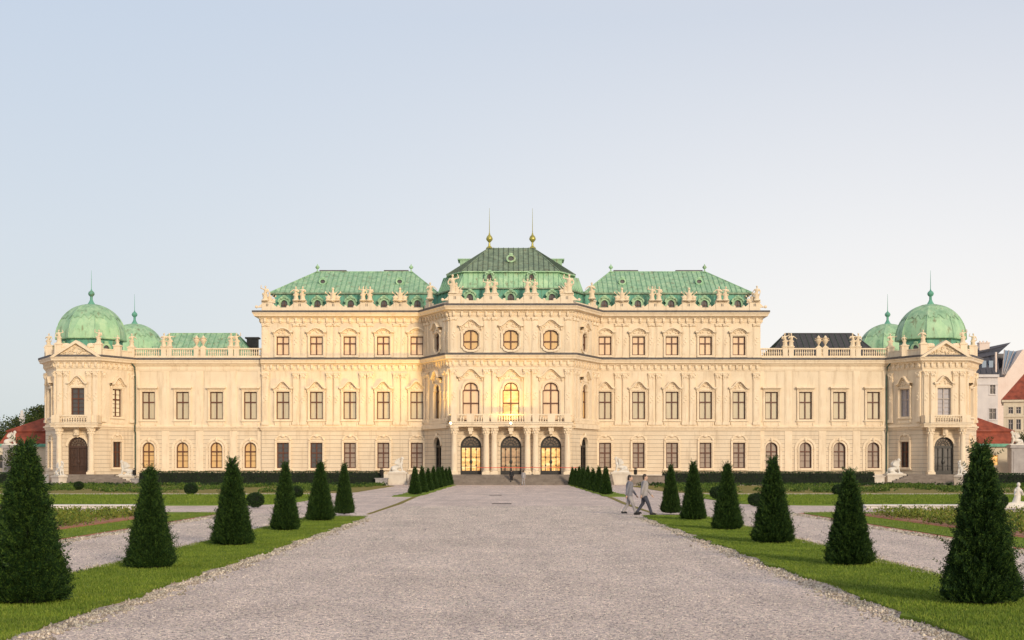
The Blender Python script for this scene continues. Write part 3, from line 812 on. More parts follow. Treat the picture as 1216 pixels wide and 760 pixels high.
def dormer(parent, x, y, z, w_=1.5, h=1.6, dep=1.6, mat=None, small=False):
    T = Fr(x, y); d = MB(); hw = w_/2; zs = h*.62
    arc = [(-hw*math.cos(PI*i/10), zs+(h-zs)*math.sin(PI*i/10)) for i in range(11)]
    inn = [(p*.62, z+q*.84) for p,q in [(-hw,.05)]+arc+[(hw,.05)]]
    out = [(p, z+q) for p,q in [(-hw,0)]+arc+[(hw,0)]]
    d.ring(T, inn, out, -dep, 0, closed=False)
    d.ring(T, [(p*1.0,zz+.02) for p,zz in out[1:-1]], [(p*1.22, zz+.16+(.1 if abs(p)<.3 else 0)) for p,zz in out[1:-1]], -dep, .14, closed=False)
    for q in (-1,1): d.blob(T, q*hw*1.08, .03, z+.32*h, .15, .12, .3); d.blob(T, q*hw*.55, .12, z+h*.98, .2,.1,.12)
    d.blob(T, 0, .12, z+h+.22, .26, .12, .14)
    d.prism(T, [(p,zz) for p,zz in inn], -.35, -.28, 1)
    d.box(T, -.03, .03, -.29, -.22, z, z+h*.8, 2); d.box(T, -hw*.6, hw*.6, -.29, -.22, z+h*.42, z+h*.47, 2)
    return d.build('dormer', [mat or M['copper'], M['glass_dark'], M['frame']], parent)
def lucarne(parent, x, y, z, r=.5):
    T = Fr(x, y); d = MB()
    for a in (1,): 
        inn = [(.62*r*math.cos(t*PI/8), z+.5*r*math.sin(t*PI/8)) for t in range(16)]; out = [(r*math.cos(t*PI/8), z+.85*r*math.sin(t*PI/8)) for t in range(16)]
        d.ring(T, inn, out, -1.3, .08); d.prism(T, inn, -.2, -.12, 1)
    d.blob(T, 0, .0, z+r*.95, .3, .15, .14)
    return d.build('dormer', [M['copper_light'], M['glass_dark']], parent)
def finial(parent, x, y, z, h, mat, r=.3, spike=0):
    f = MB(); f.lathe((x,y,z), [(r*1.1,0),(r*.9,h*.06),(r*.35,h*.16),(r*.25,h*.36),(r*.55,h*.42),(r*.95,h*.52),(r*1.0,h*.60),(r*.75,h*.72),(r*.3,h*.82),(r*.15,h*.95),(r*.05,h)], 12)
    if spike: f.tube([(x,y,z+h*.9),(x,y,z+h+spike)], [.05,.015], 6)
    return f.build('finial', mat, parent, smooth=True)

for sg in (-1,1):
    # three-storey wing: steep lower slope, shallow hipped top
    x0, x1 = sorted((sg*12.4, sg*30.1)); 
    lo = MB(); sm = MB(); y0 = YB+1.6; y1 = 191
    ei, eo = (9.2 if True else 0), 30.0
    X0, X1 = sorted((sg*9.2, sg*30.0)); 
    z0, z1 = ZP, 24.0
    ins = .35
    slope(lo,(X0,y0-.35,z0),(X1,y0-.35,z0),(X1-(ins if sg>0 else 0),y0,z1),(X0+(ins if sg<0 else 0),y0,z1),.9,sm)
    xe = X1 if sg>0 else X0; q = -ins if sg>0 else ins
    slope(lo,(xe,y0-.35,z0),(xe,y1,z0),(xe+q,y1,z1),(xe+q,y0,z1),.9,sm)
    lr = lo.build('mansard_roof', M['copper_teal'], pal, recalc=False); sm.build('seam_ribs', M['seam'], lr, recalc=False)
    mb = MB(); xa, xb = sorted((sg*9.2, sg*30.35)); mb.box(WORLD, xa, xb, y0-.25, y1+.2, z1-.16, z1+.05); mb.build('eaves', M['copper_dark'], lr)
    ra, rb = sorted((sg*12.9, sg*25.3))
    rf = hiproof(xa, xb, y0-.2, y1+.15, z1+.053, ra, rb, 185.2, 27.5, M['copper'], M['seam'], sp=.62)
    for i in range(5): dormer(lr, sg*(11.75+4.18*i), YB+.95, ZP+.35, 1.35, 1.55)
    for x in (14.2, 24.0): lucarne(rf, sg*x, y0+2.2, 25.75)
    for x in (13.0, 25.2): finial(rf, sg*x, 185.2, 27.45, 1.1, M['copper_light'], .28)
    c = MB(); 
    for x0_,x1_ in ((13.4,16.6),(21.5,25.0)): c.box(WORLD, *sorted((sg*x0_, sg*x1_)), 185.6, 186.6, 27.1, 27.8)
    c.build('chimney', M['lead'], rf)
    # low wing roof
    xa, xb = sorted((sg*32.4, sg*47.6)); ra, rb = sorted((sg*35.9, sg*44.6))
    lw = hiproof(xa, xb, 180.2, 192, Z_C1+.2, ra, rb, 186.0, 19.55, M['copper'] if sg<0 else M['slate'], M['seam'] if sg<0 else M['seam_dark'], sp=.75)
    c = MB(); c.box(WORLD, *sorted((sg*33.2, sg*34.6)), 186.2, 187.2, 16.5, 18.9 if sg<0 else 17); c.box(WORLD, *sorted((sg*33.0, sg*34.8)), 186.0, 187.4, 18.9, 19.1) if sg<0 else None
    c.build('chimney', M['lead'], lw)

# centre roof: lower mansard, middle slope, dark top
def frus(p0, z0, p1, z1, mat, seam_m, name, parent, sp=.7):
    mb = MB(); sm = MB(); n = len(p0)
    for i in range(n):
        j = (i+1)%n; slope(mb, (*p0[i],z0), (*p0[j],z0), (*p1[j],z1), (*p1[i],z1), sp, sm)
    mb.poly([(*p,z1) for p in p1])
    r = mb.build(name, mat, parent); sm.build('seam_ribs', seam_m, r, recalc=False); return r
def ring_pts(xf, yf, xb, yb, yend): return [(-xf,yf),(xf,yf),(xb,yb),(xb,yend),(-xb,yend),(-xb,yb)]
A0 = ring_pts(6.5,171.7,9.4,177.9,190); A1 = ring_pts(6.35,172.0,9.1,177.9,189.7)
r1 = frus(A0, ZP, A1, 23.6, M['copper_teal'], M['seam'], 'mansard_roof', pal, .9)
mb = MB(); mb.plan([(x*1.03,(y-181)*1.03+181) for x,y in A1], 23.6, 23.75); mb.build('eaves', M['copper_dark'], r1)
B0 = ring_pts(6.4,171.9,9.1,177.6,189.8); B1 = ring_pts(5.7,173.0,8.4,178.2,189)
r2 = frus(B0, 23.753, B1, 25.75, M['copper_light'], M['seam'], 'mansard_roof', pal, .6)
C0 = ring_pts(6.0,172.3,8.0,176.5,189.5); C0 = [(-5.9,172.6),(5.9,172.6),(8.0,176.2),(8.0,189.5),(-8.0,189.5),(-8.0,176.2)]
mb = MB(); mb.plan(C0, 25.75, 25.87); mb.build('eaves', M['copper_light'], r2)
C1 = [(-2.75,179.5),(2.75,179.5),(2.76,179.6),(2.76,182.9),(-2.76,182.9),(-2.76,179.6)]
r3 = frus(C0, 25.875, C1, 29.75, M['copper_dark'], M['seam_dark'], 'roof', pal, .62)
t = MB()
for i in range(6): t.tube([(*C0[i],25.9),(*C1[i],29.75)], .08, 6)
t.build('ridge_cap', M['copper_dark'], r3)
for x in (-4.95,0,4.95): dormer(r1, x, YC+1.25, ZP+.3, 1.3, 1.5)
for x in (-2.6,2.5): dormer(r2, x, 172.2, 24.75, .95, .85, 1.3)
lucarne(r3, 0, 175.0, 27.75, .58)
for x in (-2.72,2.72): finial(r3, x, 179.7, 29.7, 2.1, M['gilt'], .42, 3.0)
for sg in (-1,1):
    mb = MB(); mb.box(WORLD, *sorted((sg*5.3,sg*6.6)), 184, 187, 26, 28.9); mb.box(WORLD, *sorted((sg*5.0,sg*6.9)), 183.9, 187.2, 28.9, 29.05); mb.build('chimney', M['copper'], r3)

# ---- domes
def dome(cx, cy, sc=1.0, zb=0):
    drum = MB(); drum.lathe((cx,cy,0), [(3.85,Z_C1+.1),(3.85,17.9),(4.05,18.0)], 8, PI/8)
    dr = drum.build('drum', M['copper_teal'], pal)
    for k in range(8):
        a = -PI/2+k*PI/4
        T = Fr(cx+3.57*math.cos(a)-.0, cy+3.57*math.sin(a), cx+3.57*math.cos(a)-math.sin(a), cy+3.57*math.sin(a)+math.cos(a))
        if k%2==1:
            w_ = MB(); inn = [(.42*math.cos(t*PI/8), 16.75+.5*math.sin(t*PI/8)) for t in range(16)]; out = [(.7*math.cos(t*PI/8), 16.75+.78*math.sin(t*PI/8)) for t in range(16)]
            w_.ring(T, inn, out, -.1, .22); w_.prism(T, inn, -.02, .05, 1); w_.blob(T, 0, .15, 17.6, .35,.15,.15)
            w_.build('dormer', [M['copper_light'], M['glass_dark']], dr)
    prof = [(4.34,18.0),(4.40,18.12)]
    for i in range(15):
        a = i/14*PI/2*.97; prof.append((4.33*math.cos(a)**.92, 18.12+4.45*math.sin(a)))
    d = MB(); d.lathe((cx,cy,0), prof, 8, PI/8)
    dm = d.build('dome', M['copper_light'], pal)
    # upper copper cap with a scalloped lower hem
    cp = MB(); n = 96; m = 10; vs = []
    def rad(a, th):
        r8 = math.cos(PI/8)/math.cos(((th+PI/8)%(PI/4))-PI/8) if True else 1
        return 4.385*math.cos(a)**.92*r8
    for i in range(n):
        th = 2*PI*i/n; lob = abs(math.sin(th*8)); a0 = .70-.12*lob**.6+.05*math.sin(th*24)
        for j in range(m+1):
            a = a0+(PI/2*.97-a0)*j/m; r = rad(a, th+0); vs.append((cx+r*math.cos(th), cy+r*math.sin(th), 18.16+4.47*math.sin(a)))
    cp.add(vs, [(i*(m+1)+j, ((i+1)%n)*(m+1)+j, ((i+1)%n)*(m+1)+j+1, i*(m+1)+j+1) for i in range(n) for j in range(m)])
    cp.build('dome_cap', M['copper'], dm)
    rb = MB()
    for k in range(8):
        a = PI/8+k*PI/4; rb.tube([(cx+r*math.cos(a)*1.003, cy+r*math.sin(a)*1.003, z+.01) for r,z in prof[1:]], .07, 5)
    rb.build('rib', M['copper'], dm)
    f = MB(); f.lathe((cx,cy,22.45), [(.62,0),(.5,.15),(.28,.5),(.17,.75),(.17,1.15),(.34,1.3),(.42,1.5),(.34,1.72),(.12,1.9),(.05,2.1)], 12)
    f.tube([(cx,cy,24.3),(cx,cy,26.9)], [.05,.015], 6); f.build('finial', M['copper_teal'], dm, smooth=True)
for sg in (-1,1):
    dome(sg*52.95, 179.5); dome(sg*54.0, 204)
    mb = MB(); mb.box(WORLD, *sorted((sg*48.5, sg*58.8)), 198, 209, 0, Z_C1+.3); mb.build('wall', M['stucco'], pal)

# downpipes
for sg in (-1,1):
    mb = MB(); x = sg*46.95
    mb.tube([(x-sg*-.5*1,YW-1.0,Z_C1-.2),(x,YW-.5,Z_C1-.9),(x,YW-.25,Z_C1-2.2),(x,YW-.22,7.6),(x,YW-.4,7.3),(x,YW-.4,6.6),(x,YW-.2,6.3),(x,YW-.2,.3)], .1, 8)
    mb.blob(WORLD, x+sg*.3, YW-.9, Z_C1-.25, .3,.3,.3); mb.build('downpipe', M['seam_dark'], pal)

# ---- steps
mb = MB()
for i in range(7):
    z = FL-i*.171; y = YC-2.6-.42*i
    mb.box(WORLD, -11.9, 11.9, y-.42, YC+.2 if i==0 else y+.02, (0 if i<0 else 0), z) if i==0 else mb.box(WORLD, -11.9-.01*i, 11.9+.01*i, y-.42, y, 0, z)
for sg in (-1,1): mb.box(WORLD, *sorted((sg*7.3, sg*11.9)), YC+.2, YB+.0, 0, FL-.003)
mb.build('steps', M['step'], pal)
for sg in (-1,1):
    mb = MB()
    mb.box(WORLD, *sorted((sg*55.6,sg*49.9)), YP-1.9, YP+.1, 0, FL); mb.box(WORLD, *sorted((sg*52.3,sg*46.9)), 168.0, YP-1.9, 0, FL); mb.box(WORLD, *sorted((sg*49.9,sg*46.9)), YP-1.9, 176.5, 0, FL)
    for i in range(1,7):
        y = 168.0-.62*(i-1); f = i/6
        mb.box(WORLD, *sorted((sg*(52.3-1.1*f), sg*(46.9-3.6*f))), y-.62, y, 0, FL-i*.171)
    mb.build('steps', M['step'], pal)

# ------------------------------------------------------------------ stone figures
def figure_mesh(name, pose):
    b = MB(); rr = random.Random(pose*11)
    tw = [(-.05,.05),(.06,-.04),(.0,.08),(.04,.04),(-.06,0)][pose%5]
    hip = Vector((tw[0],0,.88)); ch = Vector((tw[1],-.02,1.28)); nk = Vector((tw[1]*.6,-.03,1.48)); hd = Vector((tw[1]*.4,-.05,1.64))
    b.cap((-.02,0,.12), hip, .25, .17); b.cap((.08,.02,.1), hip, .20, .15); b.cap((-.14,-.04,.1),(hip.x-.05,0,.6),.13,.1)
    b.cap(hip, ch, .155, .17); b.cap(ch+Vector((-.14,0,.06)), ch+Vector((.14,0,.06)), .10, .10)
    b.cap(ch, nk, .12, .065); b.cap(nk, hd, .06, .07); b.blob(WORLD, hd.x, hd.y, hd.z+.03, .095,.11,.13,10,8); b.blob(WORLD, hd.x, hd.y+.04, hd.z+.07, .10,.10,.10,10,8)
    sh = [ch+Vector((-.2,0,.1)), ch+Vector((.2,0,.1))]
    arms = [((-.34,-.06,1.12),(-.2,-.24,1.3)), ((-.36,0,1.1),(-.34,-.14,.88)), ((-.42,-.02,1.5),(-.38,-.08,1.82)), ((-.3,-.1,1.1),(-.05,-.26,1.22)), ((-.46,0,1.3),(-.66,-.1,1.42))][pose%5]
    arms2 = [((.34,0,1.12),(.3,-.12,.88)), ((.44,0,1.45),(.36,-.05,1.76)), ((.34,-.04,1.1),(.2,-.24,.98)), ((.44,-.02,1.22),(.58,-.1,1.05)), ((.32,-.1,1.12),(.1,-.25,1.2))][pose%5]
    for s0,(e,h) in zip(sh,(arms,arms2)): b.cap(s0, e, .07, .055); b.cap(e, h, .052, .04); b.blob(WORLD, h[0],h[1],h[2],.055,.055,.06,8,6)
    # drapery over shoulder and around the hips
    b.cap(ch+Vector((.16,.08,.1)), (hip.x-.2,.02,.75), .08, .12); b.cap((-.2,-.05,.85),(.22,-.08,.72), .1,.1)
    for k in range(5): x = -.22+.11*k; b.cap((x,-.16+.05*abs(k-2),.08),(x*.6,-.11,.75), .055,.03)
    b.box(WORLD, -.34,.34,-.3,.3,0,.12)
    o = remeshed(b, name, M['statue'], .035); me = o.data; bpy.data.objects.remove(o); return me
FIG = [figure_mesh('statue_figure', k) for k in range(5)]
def trophy_mesh():
    b = MB(); rr = random.Random(4)
    b.box(WORLD,-.75,.75,-.3,.3,0,.12); b.cap((0,0,.1),(0,0,.85),.3,.24); b.cap((0,0,.85),(0,0,1.35),.16,.1); b.blob(WORLD,0,-.02,1.5,.15,.16,.17,10,8)
    b.cap((0,0,1.6),(0,.05,1.78),.06,.03)
    for s in (-1,1):
        b.cap((s*.2,0,.5),(s*.75,-.05,1.0),.06,.04); b.cap((s*.2,0,.3),(s*.8,0,.55),.09,.05); b.blob(WORLD,s*.5,-.1,.38,.25,.14,.28,10,8)
        b.blob(WORLD,s*.76,-.05,1.05,.1,.06,.14,8,6); b.cap((s*.1,0,.8),(s*.55,0,1.3),.05,.03); b.cap((s*.15,.0,.7),(s*.38,-.1,1.05),.08,.05)
    o = remeshed(b, 'statue_trophy', M['statue'], .04); me = o.data; bpy.data.objects.remove(o); return me
TRO = trophy_mesh()
def urn_mesh():
    b = MB(); b.box(WORLD,-.22,.22,-.22,.22,0,.12)
    b.lathe((0,0,.12), [(.18,0),(.09,.12),(.1,.2),(.26,.45),(.36,.75),(.34,.86),(.26,.92),(.34,.98),(.36,1.04),(.2,1.08),(.16,1.2),(.05,1.34)], 14)
    for s in (-1,1): b.tube([(s*.3,0,.75),(s*.46,0,.85),(s*.46,0,1.05),(s*.3,0,1.1)], .04, 6)
    o = b.build('urn', M['statue'], None, smooth=True); me = o.data; bpy.data.objects.remove(o); return me
URN = urn_mesh()
def put(me, name, x, y, z, label, cat, group, s=1.0, rz=0, flip=False):
    o = link(name, me); o.location = (x+PX, y, z); o.rotation_euler = (0,0,rz); k_ = 1.22 if 'statue' in name else 1.0; o.scale = (-s*k_ if flip else s*k_, s*k_, s); return tag(o, label, cat, group)
ORD = ['first','second','third','fourth','fifth','sixth','seventh','eighth','ninth','tenth']
GS = 'stone figures along the palace roofline'
side = {-1:'left',1:'right'}
zt = ZP+1.42
n_ = 0
for sg in (-1,1):
    for i in range(4):
        cx = sg*(11.75+4.18*(i+.5)); 
        who = f"{ORD[i]} pedestal of the {side[sg]} block from the centre"
        if i in (0,2):
            put(TRO,'rooftop_statue',cx,YB-.2,zt,f"seated stone trophy figure, {who}",'statue',GS,1.0,flip=(i==2))
        else:
            for k,q in ((0,-.42),(1,.42)):
                n_ += 1; put(FIG[n_%5],'rooftop_statue',cx+q,YB-.2,zt,f"{'left' if k==0 else 'right'} stone figure of the pair, {who}",'statue',GS,1.0,flip=bool(n_%2))
    put(FIG[2 if sg<0 else 0],'rooftop_statue',sg*30.65,YB-.2,zt,f"standing stone figure on the outer corner of the {side[sg]} three-storey wing",'statue',GS,1.05)
    put(TRO,'rooftop_statue',sg*30.2,YB+.3,zt-.25,f"low seated stone figure behind the corner statue of the {side[sg]} three-storey wing",'statue',GS,.85)
    # chamfer pedestals
    put(FIG[3],'rooftop_statue',sg*10.0,YB-2.0,zt,f"stone figure on the {side[sg]} slanting parapet of the central block",'statue',GS,1.15,flip=sg>0)
    for k,q in ((0,-.42),(1,.42)):
        n_ += 1; put(FIG[(n_+1)%5],'rooftop_statue',sg*2.39+q,YC+.2,zt,f"{'left' if k==0 else 'right'} stone figure of the central block pair {side[sg]} of the middle dormer",'statue',GS,1.0,flip=bool(n_%2))
    put(FIG[1],'rooftop_statue',sg*6.95,YC+.2,zt,f"tall stone figure on the {side[sg]} front corner of the central block",'statue',GS,1.3,flip=sg>0)
    put(TRO,'rooftop_statue',sg*6.5,YC+.15,zt,f"seated stone group below the tall figure, {side[sg]} front corner of central block",'statue',GS,.8,flip=sg<0)
    zb = Z_C1+1.66
    nm = [(34.35,'inner statue of the balustrade pair next to the tall block'),(35.1,'outer statue of the balustrade pair next to the tall block'),(38.55,'u'),(39.4,'u'),(42.8,'inner statue of the balustrade pair next to the pavilion'),(43.5,'outer statue of the balustrade pair next to the pavilion')]
    for j,(x,t) in enumerate(nm):
        if t=='u': put(URN,'rooftop_urn',sg*x,YW+.25,zb,f"stone urn on the {side[sg]} low wing balustrade, {'nearer to' if j==2 else 'farther from'} the centre of the pair",'urn','stone urns on the low wing balustrades',1.0)
        else: n_ += 1; put(FIG[n_%5],'rooftop_statue',sg*x,YW+.25,zb,f"stone {t}, {side[sg]} low wing",'statue',GS,.98,flip=bool(n_%2))
    zb = Z_C1+1.68
    for j,(x,y,t) in enumerate(((57.9,178.2,'on the outermost corner'),(55.1,173.4,'beside the outer end of the pediment'),(50.25,173.4,'beside the inner end of the pediment'),(47.55,178.3,'where the pavilion meets the wing'),(48.55,175.6,'halfway along the slanting inner parapet'))):
        put(FIG[(j+(sg>0))%5],'rooftop_statue',sg*x,y,zb,f"stone figure {t} of the {side[sg]} corner pavilion",'statue',GS,.95 if j!=4 else .7,flip=sg>0)

# sphinxes
def sphinx_mesh():
    b = MB()   # faces +x, sits on haunches
    b.cap((-.62,0,.42),(.18,0,.70),.30,.27); b.cap((.18,0,.70),(.36,0,1.05),.25,.19)
    for s in (-1,1):
        b.cap((-.62,s*.24,.36),(-.2,s*.28,.22),.22,.13); b.cap((-.3,s*.28,.12),(.02,s*.28,.10),.10,.09)
        b.cap((.34,s*.16,.78),(.46,s*.17,.14),.12,.085); b.cap((.46,s*.17,.10),(.68,s*.17,.09),.09,.08)
        b.blob(WORLD,.46,s*.1,1.0,.10,.10,.10,8,6)
        # wing: a fan of feathers
        for k in range(6):
            a = R(84+k*15); r0 = Vector((.10,s*.24,.84)); L = .80-.05*k
            b.cap(r0, r0+Vector((math.cos(a)*L, s*.12, math.sin(a)*L)), .10, .05)
    b.cap((.36,0,1.05),(.47,0,1.42),.12,.085); b.blob(WORLD,.51,0,1.60,.145,.13,.18,12,10); b.blob(WORLD,.45,0,1.68,.16,.15,.14,12,10); b.cap((.40,0,1.55),(.34,0,1.32),.09,.06)
    b.blob(WORLD,.65,0,1.58,.035,.03,.045,6,5)
    b.cap((-.85,0,.35),(-1.0,.1,.12),.07,.05); b.cap((-1.0,.1,.12),(-.7,.35,.12),.05,.05)
    b.box(WORLD,-1.05,.85,-.42,.42,0,.09)
    o = remeshed(b,'sphinx',M['white'],.035,smooth_it=1); me = o.data; bpy.data.objects.remove(o); return me
SPH = sphinx_mesh()
def sphinx(x, y, rz, label, zp=1.55, s=1.05):
    e = empty('sphinx_statue', (x+PX,y,0), rz); tag(e, label, 'statue', 'white sphinxes flanking the palace steps')
    p = MB(); p.box(WORLD,-1.15,1.0,-.62,.62,.25,zp-.22); p.box(WORLD,-1.27,1.12,-.72,.72,zp-.22,zp-.06); p.box(WORLD,-1.2,1.05,-.66,.66,zp-.06,zp)
    p.box(WORLD,-1.27,1.12,-.72,.72,0,.25)
    p.build('pedestal', M['plinthstone'], e)
    o = link('sphinx', SPH, e); o.location = (0,0,zp); o.scale = (s,s,s)
sphinx(-13.3, 168.2, 0, 'white winged sphinx left of the central steps, head to the right', 1.5, 1.0)
sphinx(12.9, 168.2, PI, 'white winged sphinx right of the central steps, head to the left', 1.5, 1.0)
sphinx(-53.4, 168.6, R(-50), 'white winged sphinx beside the dark arched door of the left pavilion', 1.1, .95)
sphinx(-45.7, 168.8, PI+.1, 'white winged sphinx below the right window of the left pavilion', 1.1, 1.0)
sphinx(45.6, 168.8, .1, 'white winged sphinx below the left window of the right pavilion', 1.3, 1.0)
sphinx(53.4, 168.6, R(230), 'white winged sphinx beside the dark arched door of the right pavilion', 1.1, 1.0)

# stone figure by the basin at the right edge
b = MB(); b.cap((-.1,0,.2),(0,0,.6),.2,.14); b.cap((0,0,.6),(.0,0,.9),.13,.12); b.cap((0,0,.9),(.02,0,1.02),.05,.05); b.blob(WORLD,.02,-.02,1.12,.09,.09,.11,10,8)
for s in (-1,1): b.cap((s*.13,0,.86),(s*.2,-.1,.62),.055,.045); b.cap((s*.2,-.1,.62),(s*.12,-.22,.82),.045,.035)
b.cap((-.1,-.05,.15),(-.55,-.1,.14),.16,.09); b.cap((-.55,-.1,.14),(-.75,0,.5),.08,.03); b.cap((.1,0,.15),(.6,-.05,.16),.16,.1); b.cap((.6,-.05,.16),(.72,0,.4),.09,.04); b.box(WORLD,-.7,.7,-.35,.3,0,.1)
o = remeshed(b,'basin_statue',M['white'],.02); o.location = (24.55,69.0,.1); tag(o,'white mermaid-like stone figure with raised tail on the basin kerb at the right edge','statue')

# ------------------------------------------------------------------ ground
def flat(name, pts, z, mat, kind='structure', label=None, cat=None):
    mb = MB(); mb.poly([(x,y,z) for x,y in pts]); o = mb.build(name, mat, None, recalc=False)
    me = o.data
    if me.polygons[0].normal.z<0: me.flip_normals()
    return tag(o, label, cat, None, kind)
flat('gravel_ground', [(-700,-60),(700,-60),(700,1500),(-700,1500)], 0, M['gravel'])
rng = random.Random(5)
def edgeline(x, y0, y1, amp, step=.5, seed=1):
    r = random.Random(seed); out = []; y = y0; 
    while y<y1: out.append((x+amp*(r.uniform(-1,1)*.6+math.sin(y*1.7+seed)*.5+math.sin(y*.6)*.4), y)); y += step
    out.append((x,y1)); return out
def strip(x0, x1, y0, y1, seed, amp=.16):
    L = edgeline(x0,y0,y1-1,amp,.45,seed); Rr = edgeline(x1,y0,y1-1,amp,.45,seed+5)
    cx = (x0+x1)/2; hw = (x1-x0)/2
    end = [(cx+hw*math.cos(a)*1.0, y1-1+1.0*math.sin(a)) for a in [PI*i/10 for i in range(1,10)]]
    return L+end[::-1]+Rr[::-1]
def slab(name, pts, z, mat, h=.06):
    mb = MB(); mb.plan(pts, -.02, z); o = mb.build(name, mat, None); return tag(o, None, None, None, 'structure')
STR = {}
for sg,xi,xo in ((-1,5.95,8.2),(1,5.45,7.85)):
    a, b = sorted((sg*xi, sg*xo))
    slab('grass_verge', strip(a, b, 8, 58.5 if sg<0 else 60, 3+sg), .05, M['grass'])
    a, b = sorted((sg*6.55, sg*8.3)); slab('grass_verge', strip(a, b, 99, 168, 8+sg), .045, M['grass'])
    # worn edge between the paths
    slab('worn_edge', [(sg*6.2,62),(sg*6.35,62),(sg*6.5,80),(sg*6.9,99),(sg*6.6,99),(sg*6.2,80)], .02, M['dry'])
    # lawn and parterre panels
    def panel(x0,x1,y0,y1,r=4,n=8):
        out = []
        for cx,cy,a0 in ((x0+r,y0+r,PI),(x1-r,y0+r,1.5*PI),(x1-r,y1-r,0),(x0+r,y1-r,.5*PI)):
            out += [(cx+r*math.cos(a0+PI/2*i/n), cy+r*math.sin(a0+PI/2*i/n)) for i in range(n+1)]
        return out
    a, b = sorted((sg*12.6, sg*64)); slab('lawn', panel(a,b,76,104,5), .04, M['lawn'])
    a, b = sorted((sg*12.8, sg*66)); slab('lawn', panel(a,b,112,160,5), .03, M['dry'])
    slab('flower_bed', panel(sorted((sg*12.5,sg*60))[0], sorted((sg*12.5,sg*60))[1], 20, 64,2), .03, M['brick'])
    a, b = sorted((sg*12.75, sg*59.6)); slab('grass_verge', panel(a,b,20.3,63.7,1.8), .05, M['grass'])
    a, b = sorted((sg*14.5, sg*58)); slab('flower_bed', panel(a,b,22,61.5,1.5), .065, M['brick'])
    a, b = sorted((sg*14.7, sg*57.6)); slab('flower_bed', panel(a,b,22.2,61.3,1.5), .08, M['soil'])

# basin kerb
for sg in (-1,1):
    mb = MB(); x0, x1 = sorted((sg*17.8, sg*60)); mb.box(WORLD, x0, x1, 71.4, 72.2, 0, .12); mb.box(WORLD, x0-.1, x1+.1, 71.3, 72.3, .12, .17)
    o = mb.build('stone_kerb', M['kerb'], None); tag(o, f"long pale stone kerb in front of the {side[sg]} lawn", 'kerb', None)

# ---- leaf clouds
def leaves_at(P, Nn, L, W, spread=.5, up=.4, k=1, rng=np.random):
    """k leaf quads per point, long axis along a jittered outward direction"""
    P = np.repeat(P,k,0); Nn = np.repeat(Nn,k,0); n = len(P)
    D = Nn+rng.normal(0,spread,(n,3)); D[:,2] += up; D /= np.linalg.norm(D,axis=1)[:,None]
    A = np.cross(D, rng.normal(0,1,(n,3))); A /= np.linalg.norm(A,axis=1)[:,None]
    l = L*rng.uniform(.6,1.3,(n,1)); w_ = W*rng.uniform(.7,1.3,(n,1))
    V = np.stack([P, P+D*l*.5+A*w_*.5, P+D*l, P+D*l*.5-A*w_*.5],1).reshape(-1,3)
    return V, np.arange(4*n).reshape(n,4)

def tt_(t): return np.asarray(t)
def yew_mesh(seed, H=2.2, Rb=.58, n=5200, near=True):
    rg = np.random.RandomState(seed)
    t = 1-np.sqrt(rg.uniform(0,1,n)*.985+.0); t = np.clip(t,0,.98); th = rg.uniform(0,2*PI,n)
    def rad(t,th):
        base = Rb*(1-t)**.93*.80+.025
        return (base+.05*np.exp(-tt_(t)*14))*(1+.05*np.sin(2*th+seed)+.04*np.sin(5*th+t*14+seed)+.05*np.sin(t*21+3*th)*np.cos(4*th+seed))
    tt = np.maximum(t,.0); low = np.where(t<.03, .92+.08*t/.03, 1)
    r = rad(tt,th)*low
    P = np.stack([r*np.cos(th), r*np.sin(th), .03+t*H*.97],1)
    Nn = np.stack([np.cos(th),np.sin(th),np.full(n,.25)],1)
    inner = rg.uniform(.80,1.0,(n,1))*(1+.09*np.sin(P[:,2:3]*31+th[:,None]*3)*np.sin(th[:,None]*11+seed)); P[:,:2] *= inner
    # each shoot: a short stem with paired needles
    D = Nn*.8+rg.normal(0,.30,(n,3)); D[:,2] += .62; D /= np.linalg.norm(D,axis=1)[:,None]
    Ls = rg.uniform(.08,.21,n)*(1.08-.5*t); stray = rg.uniform(0,1,n)<.05; Ls[stray] *= 1.9
    top = (t>.86)&(rg.uniform(0,1,n)<.15); Ls[top] *= 2.2
    Vs, Qs = [], []; off = 0; AX = rg.normal(0,1,(n,3))
    m = 7 if near else 3
    for j in range(m):
        f = (j+.3)/m
        for s in (-1,1):
            A = np.cross(D, AX); A /= np.linalg.norm(A,axis=1)[:,None]
            b = P+D*(Ls*f)[:,None]; nl = (.045 if near else .085)
            dr = (A*s*.8+D*.75+rg.normal(0,.15,(n,3))); dr /= np.linalg.norm(dr,axis=1)[:,None]
            q = np.cross(dr, D); q /= (np.linalg.norm(q,axis=1)[:,None]+1e-6)
            wv = np.cross(dr,q)*(.0085 if near else .02)
            V = np.stack([b-wv, b+dr*nl*.6-wv*.8+0, b+dr*nl, b+dr*nl*.4+wv],1).reshape(-1,3)
            Vs.append(V); Qs.append(np.arange(4*n).reshape(n,4)+off); off += 4*n
    A = np.cross(D, rg.normal(0,1,(n,3))); A /= np.linalg.norm(A,axis=1)[:,None]; e = P+D*Ls[:,None]*1.05
    V = np.stack([P-A*.004, P+A*.004, e+A*.002, e-A*.002],1).reshape(-1,3); Vs.append(V); Qs.append(np.arange(4*n).reshape(n,4)+off)
    V = np.concatenate(Vs); Q = np.concatenate(Qs)
    me = np_mesh('yew_crown', V, Q, M['yew'])
    return me
